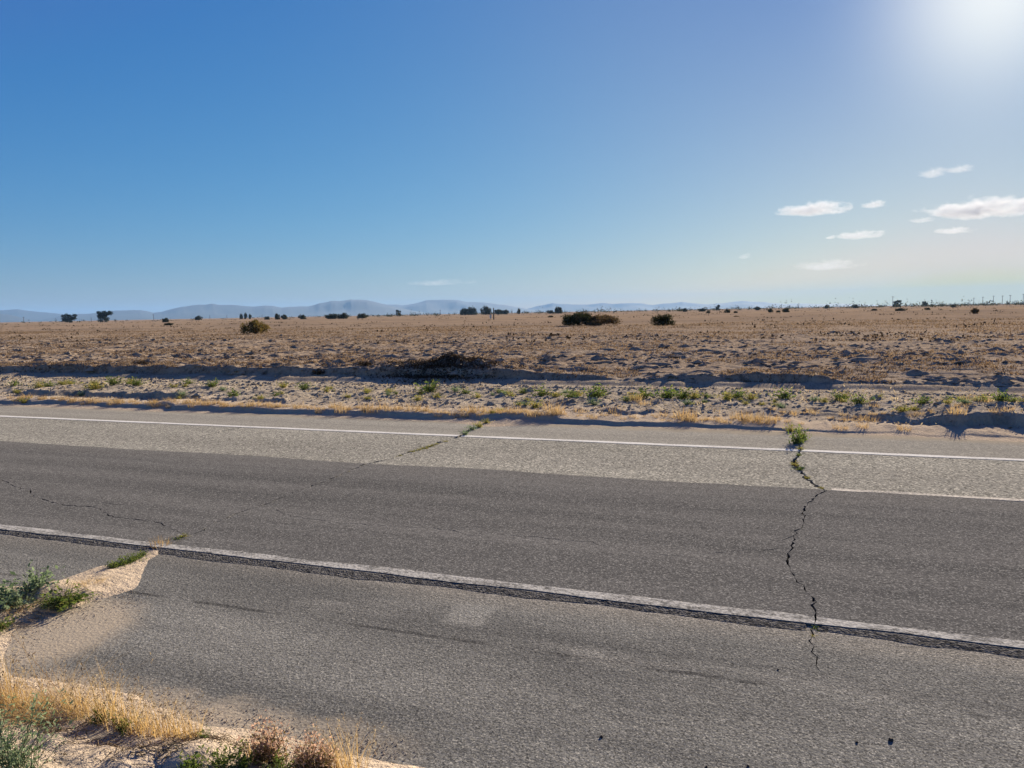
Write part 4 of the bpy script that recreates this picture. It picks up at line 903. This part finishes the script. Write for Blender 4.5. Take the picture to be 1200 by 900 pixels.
def near_litter():
    rs = np.random.RandomState(21); tw = MB(); cen = [(195, 885), (175, 895), (150, 892), (270, 882), (250, 870), (330, 895), (300, 895), (110, 865), (60, 845), (35, 842), (135, 850), (370, 905), (215, 860), (80, 680+25), (100, 700), (120, 697), (60, 715), (30, 725)]
    for i in range(420):
        c = cen[rs.randint(len(cen))]; a, b = c[0]+rs.normal(0, 16), c[1]+rs.normal(0, 6); q = W(a, b, .04); x, y = q[0], q[1]
        if y < 4.6 and not inside(np.array([x]), np.array([y]), SAND)[0]: continue
        an = rs.normal(.5, .8); l = rs.uniform(.02, .10); x2, y2 = x+math.cos(an)*l, y+math.sin(an)*l
        tube(tw, [(x, y, gz(x, y)+.003), ((x+x2)/2, (y+y2)/2, max(gz(x, y), gz(x2, y2))+rs.uniform(.003, .014)), (x2, y2, gz(x2, y2)+.003)], [.0013, .0013, .0008], 3)
    tag(mesh_obj('dry_twigs', tw.mesh('dry_twigs', M['stem'])), 'broken dry twigs and straw strewn over the near sand', 'twigs', kind='stuff')
    mb = MB(); P_ = []
    for i in range(2600):
        a, b = rs.uniform(-60, 480), rs.uniform(780, 905); q = W(a, b, .04)
        if inside(np.array([q[0]]), np.array([q[1]]), SAND)[0]: P_.append((q[0], q[1], gz(q[0], q[1])+.001))
    leaves(mb, np.array(P_), .010, rs, .1, 2.2)
    tag(mesh_obj('straw_crumbs', bulk(mb, 'straw_crumbs', M['bushbrown'])), 'tiny brown plant crumbs scattered on the near sand', 'litter', kind='stuff')
near_litter()
# loose small stones on the asphalt
def stones():
    rs = np.random.RandomState(9); import bmesh
    spots = [(705, 864, 4, 'tiny black stone lying on the asphalt at bottom centre'), (1044, 868, 5, 'larger of the black stones on the asphalt at lower right'), (1004, 870, 3, 'smaller black stone left of the larger one at lower right'), (877, 898, 3, 'tiny black stone at the bottom edge right of centre'), (828, 899, 3, 'tiny black stone at the bottom edge near centre'), (912, 785, 2.5, 'tiny dark pebble left of the end of the long crack')]
    for a, b, w_, lab in spots:
        bm = bmesh.new(); bmesh.ops.create_icosphere(bm, subdivisions=2, radius=1)
        for v in bm.verts: v.co *= rs.uniform(.78, 1.15); v.co.z *= .7
        q = W(a, b); r = w_/F*math.hypot(q[0], q[1])*.5; me = bpy.data.meshes.new('stone'); bm.to_mesh(me); bm.free(); me.materials.append(M['bark'])
        o = mesh_obj('stone', me); o.location = (q[0], q[1], r*.5); o.scale = (r, r*1.2, r*1.3); o.rotation_euler = (0, 0, rs.uniform(0, 6)); tag(o, lab, 'stone', 'loose dark stones on the asphalt')
stones()

# ------------------------------------------------------------------ clouds (real volumes high behind the haze)
def cloud_material(dens, k_):
    n = NT('cloud_vapour'); P = n.obj(); G = n.n('ShaderNodeTexCoord').outputs['Generated']
    gx, gy, gz_ = n.xyz(G)
    c = lambda v, o, m_: n.math('POWER', n.math('ABSOLUTE', n.math('MULTIPLY', n.math('SUBTRACT', v, o), m_)), 2.0)
    zz = n.math('MAXIMUM', n.math('MULTIPLY', n.math('SUBTRACT', .30, gz_), 4.2), n.math('MULTIPLY', n.math('SUBTRACT', gz_, .30), 1.5))
    rr = n.math('ADD', n.math('ADD', c(gx, .5, 2.0), c(gy, .5, 2.0)), n.math('MULTIPLY', zz, zz))
    big = n.noise(n.scale(P, .7, .7, 1.3), .0065*k_, 2, .5); fine = n.noise(n.scale(P, 1, 1, 1.6), .022*k_, 5, .65)
    f = n.math('ADD', n.math('SUBTRACT', 1.0, rr), n.math('ADD', n.math('MULTIPLY', n.math('SUBTRACT', big, .5), 2.6), n.math('MULTIPLY', n.math('SUBTRACT', fine, .5), 1.7)))
    d = n.mr(f, .45, 1.25, 0, dens)
    v = n.n('ShaderNodeVolumePrincipled'); n.put(v.inputs['Density'], d); v.inputs['Color'].default_value = (.74, .75, .77, 1); v.inputs['Anisotropy'].default_value = .15
    n.t.links.new(v.outputs[0], n.out.inputs['Volume'])
    n.m.cycles.volume_step_rate = .25; return n.m
CM = {}
def cloud(px, py, wpx, hpx, dens, label, dist=7000, seed=0):
    import bmesh
    d = ray(px, py); d /= np.linalg.norm(d); c = CAM+d*dist/math.hypot(d[0], d[1])
    Wd = wpx/F*dist*.5*1.18; Hd = hpx/F*dist*.5*1.35; bm = bmesh.new(); bmesh.ops.create_icosphere(bm, subdivisions=3, radius=1)
    rs = np.random.RandomState(seed+50); ph = rs.uniform(0, 6, 6)
    for v in bm.verts:
        j = 1+.10*math.sin(v.co.x*4+ph[0])*math.sin(v.co.y*3+ph[1])+.06*math.sin(v.co.x*9+ph[2])
        v.co = Vector((v.co.x*Wd*j, v.co.y*min(Wd, Hd*2.2)*j, v.co.z*Hd*j))
    me = bpy.data.meshes.new('cloud'); bm.to_mesh(me); bm.free(); o = mesh_obj('cloud', me); o.location = c; o.rotation_euler = (0, 0, math.atan2(RT[1], RT[0]))
    k_ = 1.0 if wpx > 60 else 1.9; key = (dens, k_)
    if key not in CM: CM[key] = cloud_material(*key)
    me.materials.append(CM[key]); tag(o, label, 'cloud', 'small clouds over the right horizon')
cloud(953, 243, 80, 15, .011, 'flat bottomed white cloud with a grey base, nearest to the middle of the sky', seed=1)
cloud(1024, 238.5, 26, 8, .010, 'small white cloud just right of the flat bottomed grey based one', seed=2)
cloud(1007, 274, 56, 9, .010, 'thin white cloud below and right of the flat bottomed one', seed=3)
cloud(973, 277.5, 12, 4, .015, 'tiny white wisp left of the thin white cloud', seed=4)
cloud(1148, 242, 110, 20, .011, 'largest billowing cloud near the right edge', seed=5)
cloud(1082, 257, 26, 6, .006, 'small wisp at the left tail of the largest cloud', seed=6)
cloud(1119, 269, 42, 7, .010, 'narrow bright cloud below the largest cloud', seed=7)
cloud(1094, 201, 26, 10, .005, 'faint high wisp above the largest cloud, leftmost of two', seed=8)
cloud(1125, 197, 28, 8, .005, 'faint high wisp above the largest cloud, right one of two', seed=9)
cloud(873, 299, 16, 7, .003, 'tiny faint cloud low at the left of the cloud group', seed=10)
cloud(970, 309, 66, 13, .0035, 'faint veil of cloud low over the right half', seed=11)
cloud(515, 330, 80, 8, .003, 'very faint thin cloud low over the mountains', seed=12)

# ------------------------------------------------------------------ haze: one closed box of thin air round everything
mb = MB(); ZT = 260.0
me = bpy.data.meshes.new('haze')
x0, x1, y0, y1, z0, z1 = -95000, 88000, -2000, 13500, -30, ZT
v = [(x, y, z) for x in (x0, x1) for y in (y0, y1) for z in (z0, z1)]
me.from_pydata(v, [], [(0, 1, 3, 2), (4, 6, 7, 5), (0, 4, 5, 1), (2, 3, 7, 6), (0, 2, 6, 4), (1, 5, 7, 3)]); me.update()
n = NT('haze_air'); vn = n.n('ShaderNodeVolumePrincipled'); vn.inputs['Color'].default_value = (.21, .40, .70, 1); vn.inputs['Density'].default_value = .74e-4; vn.inputs['Anisotropy'].default_value = .1
n.t.links.new(vn.outputs[0], n.out.inputs['Volume']); me.materials.append(n.m)
tag(mesh_obj('haze', me), 'thin pale haze over the whole plain', 'haze', kind='stuff')
